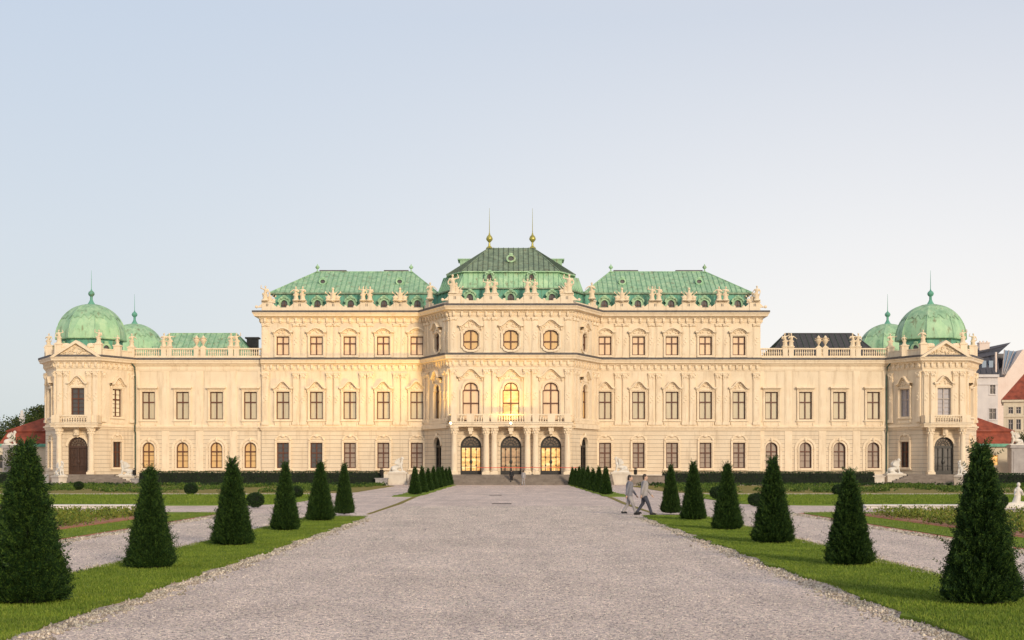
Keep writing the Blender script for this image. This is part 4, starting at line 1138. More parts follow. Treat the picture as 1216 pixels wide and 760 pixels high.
def yew_core(seed, H=2.2, Rb=.58):
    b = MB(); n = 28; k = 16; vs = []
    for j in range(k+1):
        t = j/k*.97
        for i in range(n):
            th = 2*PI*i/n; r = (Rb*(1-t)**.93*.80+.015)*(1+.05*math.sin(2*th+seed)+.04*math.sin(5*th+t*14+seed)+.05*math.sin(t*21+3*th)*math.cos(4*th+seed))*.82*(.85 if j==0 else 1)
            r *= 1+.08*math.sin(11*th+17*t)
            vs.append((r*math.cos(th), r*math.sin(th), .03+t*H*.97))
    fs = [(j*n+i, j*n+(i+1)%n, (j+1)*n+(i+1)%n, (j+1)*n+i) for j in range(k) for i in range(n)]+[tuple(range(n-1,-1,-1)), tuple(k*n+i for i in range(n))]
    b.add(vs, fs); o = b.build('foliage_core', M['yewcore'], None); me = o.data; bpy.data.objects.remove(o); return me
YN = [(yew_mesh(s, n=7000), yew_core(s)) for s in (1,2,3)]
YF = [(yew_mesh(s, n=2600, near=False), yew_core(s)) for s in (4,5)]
TR = MB(); TR.tube([(0,0,0),(0,0,.5),(0,0,1.4)],[.06,.05,.02],8); tko = TR.build('trunk', M['bark'], None); TKM = tko.data; bpy.data.objects.remove(tko)
def yew(x, y, H, Wd, var, label, group, rot):
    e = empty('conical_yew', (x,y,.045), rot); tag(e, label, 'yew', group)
    c = link('crown', var[0], e); k = link('inner_foliage', var[1], c); t = link('trunk', TKM, e)
    e.scale = (Wd/1.16, Wd/1.16, H/2.2)
GY = 'clipped conical yews lining the gravel avenue'
Lh = [(21.0,2.42,1.52),(28.2,2.05,1.12),(36.5,2.28,1.3),(45.0,2.18,1.12),(53.2,2.25,1.22),(60.8,2.2,1.08)]
Rh = [(20.9,2.40,1.36),(29.1,2.0,1.15),(37.6,2.28,1.32),(45.6,2.18,1.13),(54.1,2.26,1.2),(61.8,2.12,1.08)]
names = ['nearest','second nearest','third nearest','fourth nearest','fifth nearest','farthest']
for sg,lst in ((-1,Lh),(1,Rh)):
    for i,(y,h,wd) in enumerate(lst):
        x = -7.17 if sg<0 else 6.9
        yew(x, y, h, wd*.81, YN[(i+(sg>0))%3], f"conical yew on the {side[sg]} verge, {names[i]} of the front row", GY, i*1.9+sg)
    for i in range(8):
        y = 105.5+8.3*i; x = sg*7.2 if sg<0 else 6.95
        h = [2.15,2.12,2.0,2.15,2.08,2.15,2.0,2.1][i]
        t = 'front' if i==0 else ('last' if i==7 else ORD[i])
        yew(x, y, h*.98, .98, YF[i%2], f"small conical yew, {['closest to the viewer','second','third','fourth','fifth','sixth','seventh','closest to the steps'][i]} in the {side[sg]} back row of eight", 'small conical yews by the central steps', i*2.3)

# box balls
def ball_mesh(seed):
    rg = np.random.RandomState(seed); n = 1500; v = rg.normal(0,1,(n,3)); v /= np.linalg.norm(v,axis=1)[:,None]
    P = v*np.array([.5,.5,.42])*rg.uniform(.85,1.02,(n,1))+np.array([0,0,.45]); V,Q = leaves_at(P, v, .07,.045,.5,.2,2,rg)
    return np_mesh('ball_foliage', V, Q, M['hedge'])
BM = ball_mesh(1)
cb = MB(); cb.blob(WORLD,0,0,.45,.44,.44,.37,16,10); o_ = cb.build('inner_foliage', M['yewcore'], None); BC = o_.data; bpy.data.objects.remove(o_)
balls = [(-23.7,105,1.25,'at the far edge of the left lawn'),(-12.9,71.5,1.1,'at the near end of the left lawn by the fourth yew'),(-14.0,92,1.2,'behind the fifth yew of the left front row'),
 (12.6,73.5,1.0,'left of the third yew of the right front row, beside the gravel'),(23.2,101,1.2,'at the far edge of the right lawn'),(23.4,68.5,1.15,'beside the white figure at the right edge'),(13.0,90,1.2,'behind the fourth yew of the right front row'),(-39,128,1.1,'in the box parterre before the left pavilion steps')]
for x,y,s,t in balls:
    e = empty('box_ball', (x,y,.03)); s *= .78; e.scale = (s,s,s); tag(e, f"round box ball {t}", 'shrub', 'clipped box balls')
    c = link('foliage', BM, e); link('inner_foliage', BC, c)

# hedges
def hedge(x0, x1, y0, y1, h, label, mat='hedge', n=None, lf=.16):
    rg = np.random.RandomState(int(abs(x0)*7)); A = (x1-x0)*(h+ (y1-y0))
    n = n or int(A*60)
    P = np.stack([rg.uniform(x0,x1,n), np.where(rg.uniform(0,1,n)<h/(h+y1-y0), y0, rg.uniform(y0,y1,n)), rg.uniform(.03,h,n)],1)
    topm = P[:,1]>y0; P[topm,2] = h; Nn = np.where(topm[:,None], [[0,0,1]], [[0,-1,0]])
    V,Q = leaves_at(P+rg.normal(0,.04,(n,3)), Nn.astype(float), lf, lf*.6, .5,.1,1,rg)
    me = np_mesh('hedge_foliage', V, Q, M[mat]); e = link('clipped_hedge', me)
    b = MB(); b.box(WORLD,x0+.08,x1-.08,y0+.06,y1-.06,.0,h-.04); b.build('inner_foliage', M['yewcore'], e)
    tag(e, label, 'hedge', 'clipped hedges before the palace')
hedge(-44.0,-15.2,167.5,169.5,1.45,'long dark clipped hedge below the left wing windows')
hedge(17.8,42.8,167.5,169.5,1.42,'long dark clipped hedge below the right wing windows')
hedge(-66,-53.0+ -.8,161,163,1.35,'clipped hedge left of the left pavilion steps')
hedge(51.6,72,161,163,1.25,'clipped hedge right of the right pavilion steps')

# low box parterre and bedding: uncountable ground cover
def clumps(name, rects, dens, h, mat, label, lf=.12, seed=1, keep=None):
    rg = np.random.RandomState(seed); Ps, Ns = [], []
    for x0,x1,y0,y1 in rects:
        n = max(1,int((x1-x0)*(y1-y0)*dens)); c = np.stack([rg.uniform(x0,x1,n), rg.uniform(y0,y1,n), np.zeros(n)],1)
        if keep is not None: c = c[keep(c[:,0],c[:,1],rg)]
        k = 26; n = len(c); v = rg.normal(0,1,(n*k,3)); v[:,2] = abs(v[:,2]); v /= np.linalg.norm(v,axis=1)[:,None]
        s = np.repeat(rg.uniform(.6,1.25,(n,1)),k,0)*h
        Ps.append(np.repeat(c,k,0)+v*s*np.array([.75,.75,1])); Ns.append(v)
    P = np.concatenate(Ps); Nn = np.concatenate(Ns); V,Q = leaves_at(P,Nn,lf,lf*.6,.5,.3,1,rg)
    o = link(name, np_mesh(name,V,Q,M[mat])); return tag(o, label, 'plants', None, 'stuff')
for sg in (-1,1):
    s_ = side[sg]
    def rc(x0,x1,y0,y1): a,b = sorted((sg*x0,sg*x1)); return (a,b,y0,y1)
    swirl = lambda x,y,rg: (np.sin(x*.55+2.2*np.sin(y*.16))*np.cos(y*.22+.9*np.sin(x*.25)) > .18)
    clumps('box_parterre', [rc(14,62,114,158)], 1.7, .27, 'box', f"low clipped box scrolls in the far {s_} parterre", .15, 3+sg, swirl)
    clumps('parterre_hedging', [rc(13.8,62,156,158.5)], 3, .28, 'hedge', f"low dark hedging along the back of the {s_} parterre", .16, 9+sg)
    clumps('bedding_plants', [rc(14.9,45,55.5,60),rc(14.9,45,46.5,51.5),rc(14.9,17.8,24,59)], 6, .36, 'beds', f"yellow-green bedding plants in the near {s_} flower bed", .09, 5+sg)
    clumps('bedding_plants', [rc(17.5,45,52.0,55.0),rc(17.5,45,38,46)], 3.5, .28, 'box', f"dark green low plants in the middle of the near {s_} flower bed", .08, 15+sg)
    clumps('small_flowers', [rc(15.2,45,56.5,59.5),rc(15.2,17.4,24,56)], .9, .40, 'flower', f"small orange and cream blossoms among the near {s_} bedding plants", .035, 25+sg)

# grass blades on the near verges
def blades(name, x0, x1, y0, y1, n, hgt, label, seed):
    rg = np.random.RandomState(seed); u = rg.uniform(0,1,n)
    y = y0*((y1/y0)**u); x = rg.uniform(x0,x1,n)
    P = np.stack([x,y,np.full(n,.045)],1); Nn = np.zeros((n,3)); Nn[:,2] = 1
    V,Q = leaves_at(P,Nn,hgt,.010 if hgt<.1 else .03,.42,0,1,rg); V = V.reshape(n,4,3); sc = (y/y0)**.5
    V = V.reshape(-1,3); o = link(name, np_mesh(name,V,Q,M['blade'])); return tag(o, label, 'grass', None, 'stuff')
blades('grass_blades', -8.3,-5.87,15.5,58,90000,.055,'short mown grass of the left verge under the front yews',1)
blades('grass_blades', 5.37,7.95,15.5,59,90000,.055,'short mown grass of the right verge under the front yews',2)

# pebbles along the verge edges
def pebbles(name, paths, n, label, seed, size=(.012,.04)):
    rg = np.random.RandomState(seed); ico = [( -1,0,-.3),(1,0,-.2),(0,-1,-.3),(0,1,-.2),(.1,0,.8),(0,0,-.6)]
    ico = np.array(ico,float); F_ = np.array([(0,2,4),(2,1,4),(1,3,4),(3,0,4),(2,0,5),(1,2,5),(3,1,5),(0,3,5)])
    Vs,Fs = [],[]; off = 0
    for (x0,y0,x1,y1,w_),frac in paths:
        m = int(n*frac); t = rg.uniform(0,1,m)
        Y = y0*((y1/y0)**t); X = x0+(x1-x0)*((Y-y0)/(y1-y0))+rg.normal(0,w_/2,m)*(.55+.6*np.abs(np.sin(Y*.9)))
        s = rg.uniform(size[0],size[1],m)*(Y/20)**.25; a = rg.uniform(0,2*PI,m)
        base = ico[None]*s[:,None,None]*rg.uniform(.6,1.2,(m,1,3)); ca,sa = np.cos(a)[:,None],np.sin(a)[:,None]
        bx = base[:,:,0]*ca-base[:,:,1]*sa; by = base[:,:,0]*sa+base[:,:,1]*ca
        V = np.stack([bx+X[:,None], by+Y[:,None], base[:,:,2]+s[:,None]*.3],2)
        Vs.append(V.reshape(-1,3)); Fs.append((F_[None]+6*np.arange(m)[:,None,None]+off).reshape(-1,3)); off += 6*m
    o = link(name, np_mesh(name, np.concatenate(Vs), np.concatenate(Fs), M['pebble'])); return tag(o,label,'pebbles',None,'stuff')
pebbles('pebble_edging', [((-5.72,16,-5.75,57,.30),.6),((-8.4,22,-8.4,57,.3),.4)], 5200, 'loose pale pebbles along the edges of the left verge', 1)
pebbles('pebble_edging', [((5.22,16,5.25,58,.30),.6),((8.1,20,8.1,58,.35),.4)], 5200, 'loose grey pebbles along the edges of the right verge', 2)
pebbles('pebble_edging', [((-12.35,24,-12.35,63,.25),1)], 3500, 'pale pebbles along the brick edge of the left flower bed', 3, (.02,.05))
pebbles('pebble_edging', [((12.35,24,12.35,63,.25),1)], 3500, 'pale pebbles along the brick edge of the right flower bed', 4, (.02,.05))
def loose(name, x0, x1, y0, y1, n, label, seed):
    rg = np.random.RandomState(seed); F_ = np.array([(0,2,4),(2,1,4),(1,3,4),(3,0,4)])
    Y = y0*((y1/y0)**rg.uniform(0,1,n)); X = rg.uniform(x0,x1,n); s_ = rg.uniform(.006,.017,n)*(Y/18)**.45; a = rg.uniform(0,2*PI,n)
    ico = np.array([(-1,0,-.2),(1,0,-.2),(0,-.8,-.2),(0,.8,-.2),(.1,0,.75)]); base = ico[None]*s_[:,None,None]*rg.uniform(.6,1.2,(n,1,3)); ca,sa = np.cos(a)[:,None],np.sin(a)[:,None]
    V = np.stack([base[:,:,0]*ca-base[:,:,1]*sa+X[:,None], base[:,:,0]*sa+base[:,:,1]*ca+Y[:,None], base[:,:,2]+.001],2)
    o = link(name, np_mesh(name, V.reshape(-1,3), (F_[None]+5*np.arange(n)[:,None,None]).reshape(-1,3), M['grit'])); return tag(o,label,'stones',None,'stuff')
loose('loose_stones', -5.9, 5.4, 15.5, 75, 85000, 'loose grey and pale stones strewn over the gravel avenue', 5)
loose('loose_stones', -12.3, -8.3, 22, 64, 16000, 'loose stones on the side path left of the left yews', 6)
loose('loose_stones', 8.0, 12.3, 20, 64, 16000, 'loose stones on the side path right of the right yews', 7)
blades('grass_blades', -62,-13.2,76.5,103.5,90000,.13,'mown grass of the far left lawn',11)
blades('grass_blades', 13.2,62,76.5,103.5,90000,.13,'mown grass of the far right lawn',12)
blades('grass_blades', -14.4,-12.8,22,63,16000,.07,'mown grass border of the near left flower bed',13)
blades('grass_blades', 12.8,14.4,22,63,16000,.07,'mown grass border of the near right flower bed',14)

# drain grates in the avenue
for x0,x1,py,t in ((581,596,588.3,'shorter'),(584,607.5,598.5,'longer')):
    y = gy(py); k = y/F; mb = MB(); a, b = (x0-608)*k, (x1-608)*k
    mb.box(WORLD,a,b,y-.22,y-.17,0.002,.03); mb.box(WORLD,a,b,y+.17,y+.22,.002,.03); mb.box(WORLD,a,a+.05,y-.17,y+.17,.002,.03); mb.box(WORLD,b-.05,b,y-.17,y+.17,.002,.03)
    n = int((b-a)/.09)
    for i in range(1,n): mb.box(WORLD,a+(b-a)*i/n-.015,a+(b-a)*i/n+.015,y-.17,y+.17,.002,.025)
    mb.box(WORLD,a+.05,b-.05,y-.17,y+.17,.001,.006)
    o = mb.build('drain_grate', M['iron'], None); tag(o, f"dark iron drain grate in the gravel avenue, the {t} and {'farther' if t=='shorter' else 'nearer'} one", 'drain', 'drain grates in the avenue')

# ------------------------------------------------------------------ street furniture before the palace
def bin_(x, y, z, label):
    e = empty('litter_bin', (x,y,z)); tag(e, label, 'bin', 'dark litter bins')
    p = MB(); p.tube([(0,0,0),(0,0,1.15)],.035,8); p.build('post', M['iron'], e)
    b = MB(); b.lathe((0,-.2,.45), [(.16,0),(.19,.05),(.21,.58),(.22,.6)], 12); b.build('basket', M['iron'], e, smooth=True)
    h = MB(); h.lathe((0,-.2,1.12), [(.23,0),(.22,.05),(.05,.12)], 12); h.build('lid', M['iron'], e)
bin_(-15.3,167.2,.75,'dark litter bin beside the sphinx left of the central steps')
bin_(14.55,167.8,.75,'dark litter bin beside the sphinx right of the central steps')
bin_(-44.6,168.2,.7,'dark litter bin at the left pavilion beside the downpipe')
# low retaining blocks carrying them
mb = MB(); mb.box(WORLD,-16.0,-14.6,166.6,169.3,0,.72); mb.box(WORLD,-16.1,-14.5,166.5,169.4,.72,.8)
rr = random.Random(2)
for i in range(26): mb.blob(WORLD, rr.uniform(-15.9,-14.7),166.6,rr.uniform(.1,.65),.13,.08,.1,6,4)
o = mb.build('stone_block', M['grey_stone'], None); tag(o,'rough carved stone block under the bin left of the central steps','stone block')
mb = MB(); mb.prism(Fr(0,166.8),[(13.9,0),(17.9,0),(17.9,1.0),(13.9,1.05)],-2.2,0); mb.prism(Fr(0,166.7),[(13.9,1.05),(17.9,1.0),(17.9,1.08),(13.9,1.13)],-2.4,0)
o = mb.build('stone_ramp_wall', M['step'], None); tag(o,'grey stone ramp wall right of the central steps','wall')
mb = MB(); mb.box(WORLD,-44.9,-43.6,167.9,169.8,0,.68); mb.box(WORLD,-45.0,-43.5,167.8,169.9,.68,.76); o = mb.build('stone_block', M['grey_stone'], None); tag(o,'low stone block with a bin at the foot of the left pavilion','stone block')
mb = MB(); mb.box(WORLD,42.6,43.9,167.6,169.5,0,.95); mb.box(WORLD,42.5,44.0,167.5,169.6,.95,1.05); o = mb.build('stone_block', M['plinthstone'], None); tag(o,'low pale stone block between hedge and sphinx at the right pavilion','stone block')

# red barrier tape before the doors
e = empty('barrier_tape', (0,YC-2.5,FL)); tag(e,'red barrier tape on thin posts across the central doors','barrier')
xs = [-4.2,-.9,2.4,5.4,8.0]
for x in xs:
    p = MB(); p.lathe((x,0,0),[(.16,0),(.16,.03),(.03,.06),(.025,.95),(.04,1.0)],10); p.build('post', M['iron'], e, smooth=True)
t = MB()
for a,b in zip(xs[:-1],xs[1:]):
    pts = [(a+(b-a)*i/8, 0, .86-.05*math.sin(PI*i/8)) for i in range(9)]
    for p,q in zip(pts[:-1],pts[1:]): t.add([(p[0],-.03,p[2]-.035),(q[0],-.03,q[2]-.035),(q[0],-.03,q[2]+.035),(p[0],-.03,p[2]+.035),(p[0],-.02,p[2]-.035),(q[0],-.02,q[2]-.035),(q[0],-.02,q[2]+.035),(p[0],-.02,p[2]+.035)],[(0,1,2,3),(7,6,5,4),(0,4,5,1),(3,2,6,7)])
t.build('tape', M['red'], e)

# floodlights on the balcony edge
def flood(x, label, aim, power, ang):
    e = empty('floodlight', (x+PX,YC-3.1,7.05)); tag(e, label, 'floodlight', 'lit floodlights on the balcony edge')
    h = MB(); h.box(WORLD,-.16,.16,-.12,.1,.05,.33); h.tube([(0,1.15,-.02),(0,.6,0),(0,0,.07)],.03,6); h.build('housing', M['iron'], e)
    l = MB(); l.lathe((0,0,0),[(.13,0),(.13,.03)],14); lo = l.build('lens', M['lampglow'], e); lo.location = (0,-.125,.19); lo.rotation_euler = (R(90),0,0)
    ld = bpy.data.lights.new('flood','SPOT'); ld.energy = power; ld.color = (1,.60,.12); ld.shadow_soft_size = .12; ld.spot_size = R(ang); ld.spot_blend = 1
    lg = bpy.data.objects.new('lamp', ld); C.objects.link(lg); lg.location = (0,-.2,.45); lg.parent = e
    lg.rotation_euler = Vector(aim).to_track_quat('-Z','Y').to_euler()
flood(-7.05,'lit floodlight at the left corner of the central balcony',(-18,7.0,12.5),8000,115)
flood(0,'lit floodlight at the middle of the central balcony',(-1,3,9),1000,150)

# ------------------------------------------------------------------ background buildings and trees
def annex(sg, label):
    FARX = 5.3 if sg>0 else 5.8
    e = empty('annex_house', (sg*64.5,196,0)); tag(e, label, 'house', 'red-roofed side buildings')
    x0, x1 = sorted((-sg*5.5, sg*FARX))
    w_ = MB(); T = Fr(0,0)
    lx = [sg*1.8, sg*4.3] if sg>0 else [-5.5,-2.2]
    ops = [dict(u=x,w=(1.4 if i==0 else .7),z0=1.9,z1=3.8,k='rect') for i,x in enumerate(lx)]
    band(w_, T, x0, x1, 0, 4.9, ops, -.4, 0); w_.box(WORLD,x0,x1,.9,9,0,4.9); w_.build('wall', M['cream_wall'], e)
    for o in ops:
        s = MB(); lo,up = chains(o); out = up+lo[::-1]; s.ring(T, scaled(out,o,-.06), scaled(out,o,.12), -.2,.04); s.box(T,o['u']-.03,o['u']+.03,-.2,-.1,1.9,3.8); s.box(T,o['u']-o['w']/2,o['u']+o['w']/2,-.2,-.1,2.9,2.96)
        wd = s.build('window', M['cream_wall'], e); g = MB(); g.prism(T,scaled(out,o,.02),-.26,-.21); g.build('pane', M['lit'] if sg>0 else M['glass_dark'], wd)
    c = MB(); c.box(WORLD,x0-.3,x1+.3,-.45,9.3,4.9,5.3); c.build('gutter', M['copper_teal'], e)
    a, b = x0-.3, x1+.3; zi = 7.0
    r = MB(); r.poly([(a,-.4,5.3),(b,-.4,5.3),(b-.9 if sg>0 else b,.7,zi),(a+.9 if sg<0 else a,.7,zi)])
    xe = b if sg>0 else a; xi_ = xe-sg*.9; r.poly([(xe,-.4,5.3),(xe,9.2,5.3),(xi_,8.6,zi),(xi_,.7,zi)])
    pk = a if sg>0 else b; r2 = 10.6
    xi2 = xi_+sg*.25
    r.poly([(pk,.5,zi+.12),(xi2,.5,zi+.12),(pk+sg*2.6,4.5,r2)]); r.poly([(pk,.5,zi+.12),(pk+sg*2.6,4.5,r2),(pk,8.8,zi+.12)]); r.poly([(xi2,.5,zi+.12),(xi2,8.8,zi+.12),(pk+sg*2.6,4.5,r2)]); r.box(WORLD,min(pk,xi2),max(pk,xi2),.5,8.8,zi-.02,zi+.115)
    r.build('roof', M['redtile'], e)
annex(1,'low cream side building with red tiled roof and a lit window, right of the palace')
annex(-1,'low side building with red tiled roof, left of the palace')
# gate piers with lions
for sg in (-1,1):
    e = empty('gate_pier', (sg*(66.6 if sg>0 else 66.2),188,0)); tag(e, f"grey stone gate pier at the {side[sg]} edge beside the palace", 'gate pier')
    p = MB(); p.box(WORLD,-.85,.85,-.8,.8,.3,4.6); p.box(WORLD,-1,1,-.95,.95,0,.3); p.box(WORLD,-.6,.6,-.86,-.8,.8,4.2); p.build('pier', M['grey_stone'], e)
    c = MB(); c.box(WORLD,-1.05,1.05,-1,1,4.6,4.85); c.box(WORLD,-.95,.95,-.9,.9,4.85,5.0); c.build('cap_stone', M['grey_stone'], e)
    o = link('lion_statue', SPH); o.location = (e.location.x, 188, 5.0); o.rotation_euler = (0,0,PI if sg>0 else 0); o.scale = (1.05,1.05,1.05)
    tag(o, f"{'pale' if sg>0 else 'white'} stone beast sitting on top of the {side[sg]} gate pier", 'statue', 'stone beasts on the gate piers')
# cream house with orange windows, far right
def house(name, x0, x1, y, h, wm, rows, label, lit=()):
    e = empty(name, ((x0+x1)/2,y,0)); tag(e, label, 'building', None); T = Fr(-(x1-x0)/2,0); L = x1-x0
    w_ = MB(); zs = sorted(set(r[0] for r in rows)); prev = 0
    cuts = [0]+[ (rows_[1]+.6) for rows_ in [(z0,z1) for z0,z1,_,_ in rows]]+[h]
    for i,(z0,z1,us,ww) in enumerate(rows):
        zt_ = rows[i+1][0]-.4 if i+1<len(rows) else h
        band(w_, T, 0, L, prev, zt_, [dict(u=u,w=ww,z0=z0,z1=z1,k='rect') for u in us], -.4, 0)
        for j,u in enumerate(us):
            o = dict(u=u,w=ww,z0=z0,z1=z1,k='rect'); lo,up = chains(o); out = up+lo[::-1]; s = MB(); s.ring(T,scaled(out,o,.003),scaled(out,o,.16),0,.07); s.box(T,u-ww/2-.2,u+ww/2+.2,0,.18,z0-.22,z0-.06)
            wd = s.build('window', wm, e); f = MB(); f.ring(T,scaled(out,o,-.08),scaled(out,o,.02),-.22,-.12); f.box(T,u-.04,u+.04,-.21,-.1,z0,z1); f.box(T,u-ww/2,u+ww/2,-.21,-.1,z0+(z1-z0)*.6,z0+(z1-z0)*.6+.08); f.build('frame', M['frame_pale'], wd)
            g = MB(); g.prism(T,scaled(out,o,.02),-.3,-.24); g.build('pane', M['blind_amber_lit'] if (i,j) in lit else M['glass_dark'], wd)  # lit windows here are only an amber pane colour, without glow
        prev = zt_
    w_.box(T,0,L,-14,-1.0,0,h); w_.build('wall', wm, e); return e, T, L
k = 232/F
e, T, L = house('town_house', (1187-608)*k, (1250-608)*k, 232, E+(555-477)*k, M['cream_wall'], [(1.5,3.6,[1.0+1.5*i for i in range(5)],.8),(E+(555-510)*k,E+(555-500)*k+.3,[1.1,2.3,3.7,5.2,6.7],.75),(E+(555-491)*k,E+(555-483)*k,[1.1,2.3,3.7,5.2,6.7],.75)], 'cream house with steep red tiled roof at the far right edge', lit=((1,2),(2,2),(1,3),(2,3)))
h = E+(555-477)*k
e.rotation_euler = (0,0,R(-19)); e.location.x += .9
c = MB(); c.box(T,-.3,L+.3,-14.3,.35,h,h+.35); c.box(T,-.0,L,.003,.18,E+(555-495)*k,E+(555-492.5)*k); c.build('cornice', M['cream_wall'], e)
r = MB(); r.poly([T(-.4,.4,h+.35),T(L,.4,h+.35),T(L,-6,h+7),T(5.0,-6,h+7)]); r.poly([T(-.4,.4,h+.35),T(5.0,-6,h+7),T(-.4,-14,h+.35)]); r.poly([T(-.4,-14,h+.35),T(5,-6,h+7),T(L,-6,h+7),T(L,-14,h+.35)]); r.build('roof', M['redtile'], e)
# tall white building with a dark metal attic, far right
k = 262/F
X0 = (1160-608)*k; hw_ = E+(555-448)*k
e, T, L = house('apartment_building', X0, (1185-608)*k, 262, hw_, M['white_wall'], [(E+(555-498)*k,E+(555-489)*k+.6,[2.9],1.3),(E+(555-468)*k,E+(555-456)*k,[2.9],1.0)], 'tall white building with dark metal attic and sloping glass, right of the palace')
c = MB(); c.box(T,-.3,L+.1,-10,.5,hw_,hw_+.5); c.box(T,0,L,.003,.2,hw_-1.4,hw_-1.15); c.build('cornice', M['white_wall'], e)
gm = MB(); u1 = 40
gm.prism(T,[(L,0),(u1,0),(u1,E+(555-404)*k),(L+4.6,E+(555-415)*k),(L+1.2,hw_+.0),(L,hw_)],-10,-.05); gm.build('gable_wall', M['pink_wall'], e)
r = MB(); za = hw_+.5; zt2 = E+(555-420)*k; zt3 = E+(555-407)*k
r.poly([T(-.3,.2,za),T(L+.3,.2,za),T(L+.5,-1.8,zt2),T(-.3,-1.8,zt2-.9)]); r.poly([T(-.3,-1.8,zt2-.9),T(L+.5,-1.8,zt2),T(L+4.5,-6,zt3+.6),T(-.3,-6,zt2+.8)]); r.box(T,-.3,L+4,-9.5,-6,hw_+.5,zt2+.5)
for i in range(5): u = -.3+i*1.05; r.tube([T(u,.3,za),T(u,-1.75,zt2-.7)],.09,5)
r.tube([T(-.3,-1.7,zt2-.85),T(L+.6,-1.7,zt2+.05)],.16,6); r.tube([T(-.3,-4,zt2),T(L+3,-4,zt3-.1)],.16,6); r.tube([T(-.3,.35,za+.1),T(L,.35,za+.1)],.1,6)
r.build('roof', M['metalroof'], e)
g = MB(); g.poly([T(L+.7,.1,za),T(L+1.4,.1,za),T(L+4.9,-3,zt2+.6),T(L+2.2,-3,zt2+.9)]); 
for i in range(4): f = i/3; g.tube([T(L+.7+.7*f,.2,za),T(L+2.2+2.6*f,-2.9,zt2+.95-.3*f)],.10,5,1)
g.box(T,1.1,1.9,-.9,-.5,za+.6,za+2.6); g.box(T,2.4,3.2,-.9,-.5,za+.6,za+2.6)
g.build('roof_glazing', [M['skyglass'],M['frame_pale']], e)
c = MB(); c.box(T,2.2,4.1,-6.5,-5.2,zt2,E+(555-404.5)*k); c.box(T,2.1,4.2,-6.6,-5.1,E+(555-404.5)*k,E+(555-403.5)*k)
for q in (2.5,3.1,3.8): c.tube([T(q,-5.8,E+(555-403.5)*k),T(q,-5.8,E+(555-401.5)*k)],.16,8)
c.tube([T(L-.3,-.2,za),T(L-.3,-.2,zt2+.3)],.2,8); c.build('chimney', M['pink_wall'], e)

def tree(x, y, h, cr, label, seed, trunk_h=None, n=2600, lf=.34, sq=.85):
    rg = np.random.RandomState(seed); rr = random.Random(seed)
    e = empty('broadleaf_tree', (x,y,0)); tag(e, label, 'tree', 'trees beyond the palace')
    t = MB(); th = h-cr*1.3; t.tube([(0,0,0),(.1,0,th*.5),(0,.1,th)],[.35,.28,.22],8)
    cen = []
    for i in range(16):
        a = rr.uniform(0,2*PI); q = rr.uniform(.1,.72)*cr; z = h-cr*sq+rr.uniform(-.75,.62)*cr*sq; c = (q*math.cos(a), q*math.sin(a), z); cen.append((c, rr.uniform(.28,.5)*cr))
        t.tube([(0,0,th*.8),(c[0]*.5,c[1]*.5,(th+c[2])/2),c],[.16,.09,.03],5)
    t.build('trunk', M['bark'], e)
    Ps,Ns = [],[]
    for c,r in cen:
        m = int(n/16); v = rg.normal(0,1,(m,3)); v /= np.linalg.norm(v,axis=1)[:,None]; Ps.append(np.array(c)+v*r*rg.uniform(.45,1.08,(m,1))); Ns.append(v)
    V,Q = leaves_at(np.concatenate(Ps),np.concatenate(Ns),lf,lf*.6,.8,0,1,rg); link('crown', np_mesh('crown',V,Q,M['tree']), e)
def T_(px, py_top, y, cr, label, seed, **k): 
    kk = y/F; tree((px-608)*kk, y, E+(555-py_top)*kk, cr, label, seed, **k)
T_(8,491,215,4.2,'dark round tree at the far left edge behind the yew',1)
T_(34,488,250,2.6,'tree just left of the white chimney and red roof',2)
T_(47,480,255,2.6,'tree rising behind the left red roof, touching the pavilion',3)
T_(-10,500,205,4,'lower tree cut by the left edge of the view',4)
T_(20,530,182,2.2,'low leafy tree in front of the left side building',6,lf=.25)
T_(1212,512,190,1.6,'dark narrow tree beside the right gate pier',5,lf=.22,sq=1.4)
mb = MB(); kk = 200/F
hedge(68.0,80,189.5,192,4.2,'tall dark clipped hedge right of the gate pier',lf=.22)
# white chimney left
kk = 225/F; x = (26-608)*kk; z1 = E+(555-488)*kk
c = MB(); c.box(WORLD,-.33,.33,-.33,.33,0,z1-.7); c.lathe((0,0,0),[(.36,z1-.7),(.36,z1-.5),(.22,z1-.45),(.24,z1),(.05,z1+.15)],10)
o = c.build('chimney_tower', M['white_wall'], None); o.location = (x,225,0); tag(o,'slim white chimney tower above the left red roof','chimney')
# garden wall linking pavilions with side buildings
for sg in (-1,1):
    mb = MB(); a, b = sorted((sg*58.6, sg*65.6)); mb.box(WORLD,a,b,190,190.4,0,2.2); mb.box(WORLD,a,b,189.9,190.5,2.2,2.35); o = mb.build('garden_wall', M['cream_wall'], None); tag(o,f"low plastered garden wall beyond the {side[sg]} pavilion",'wall')

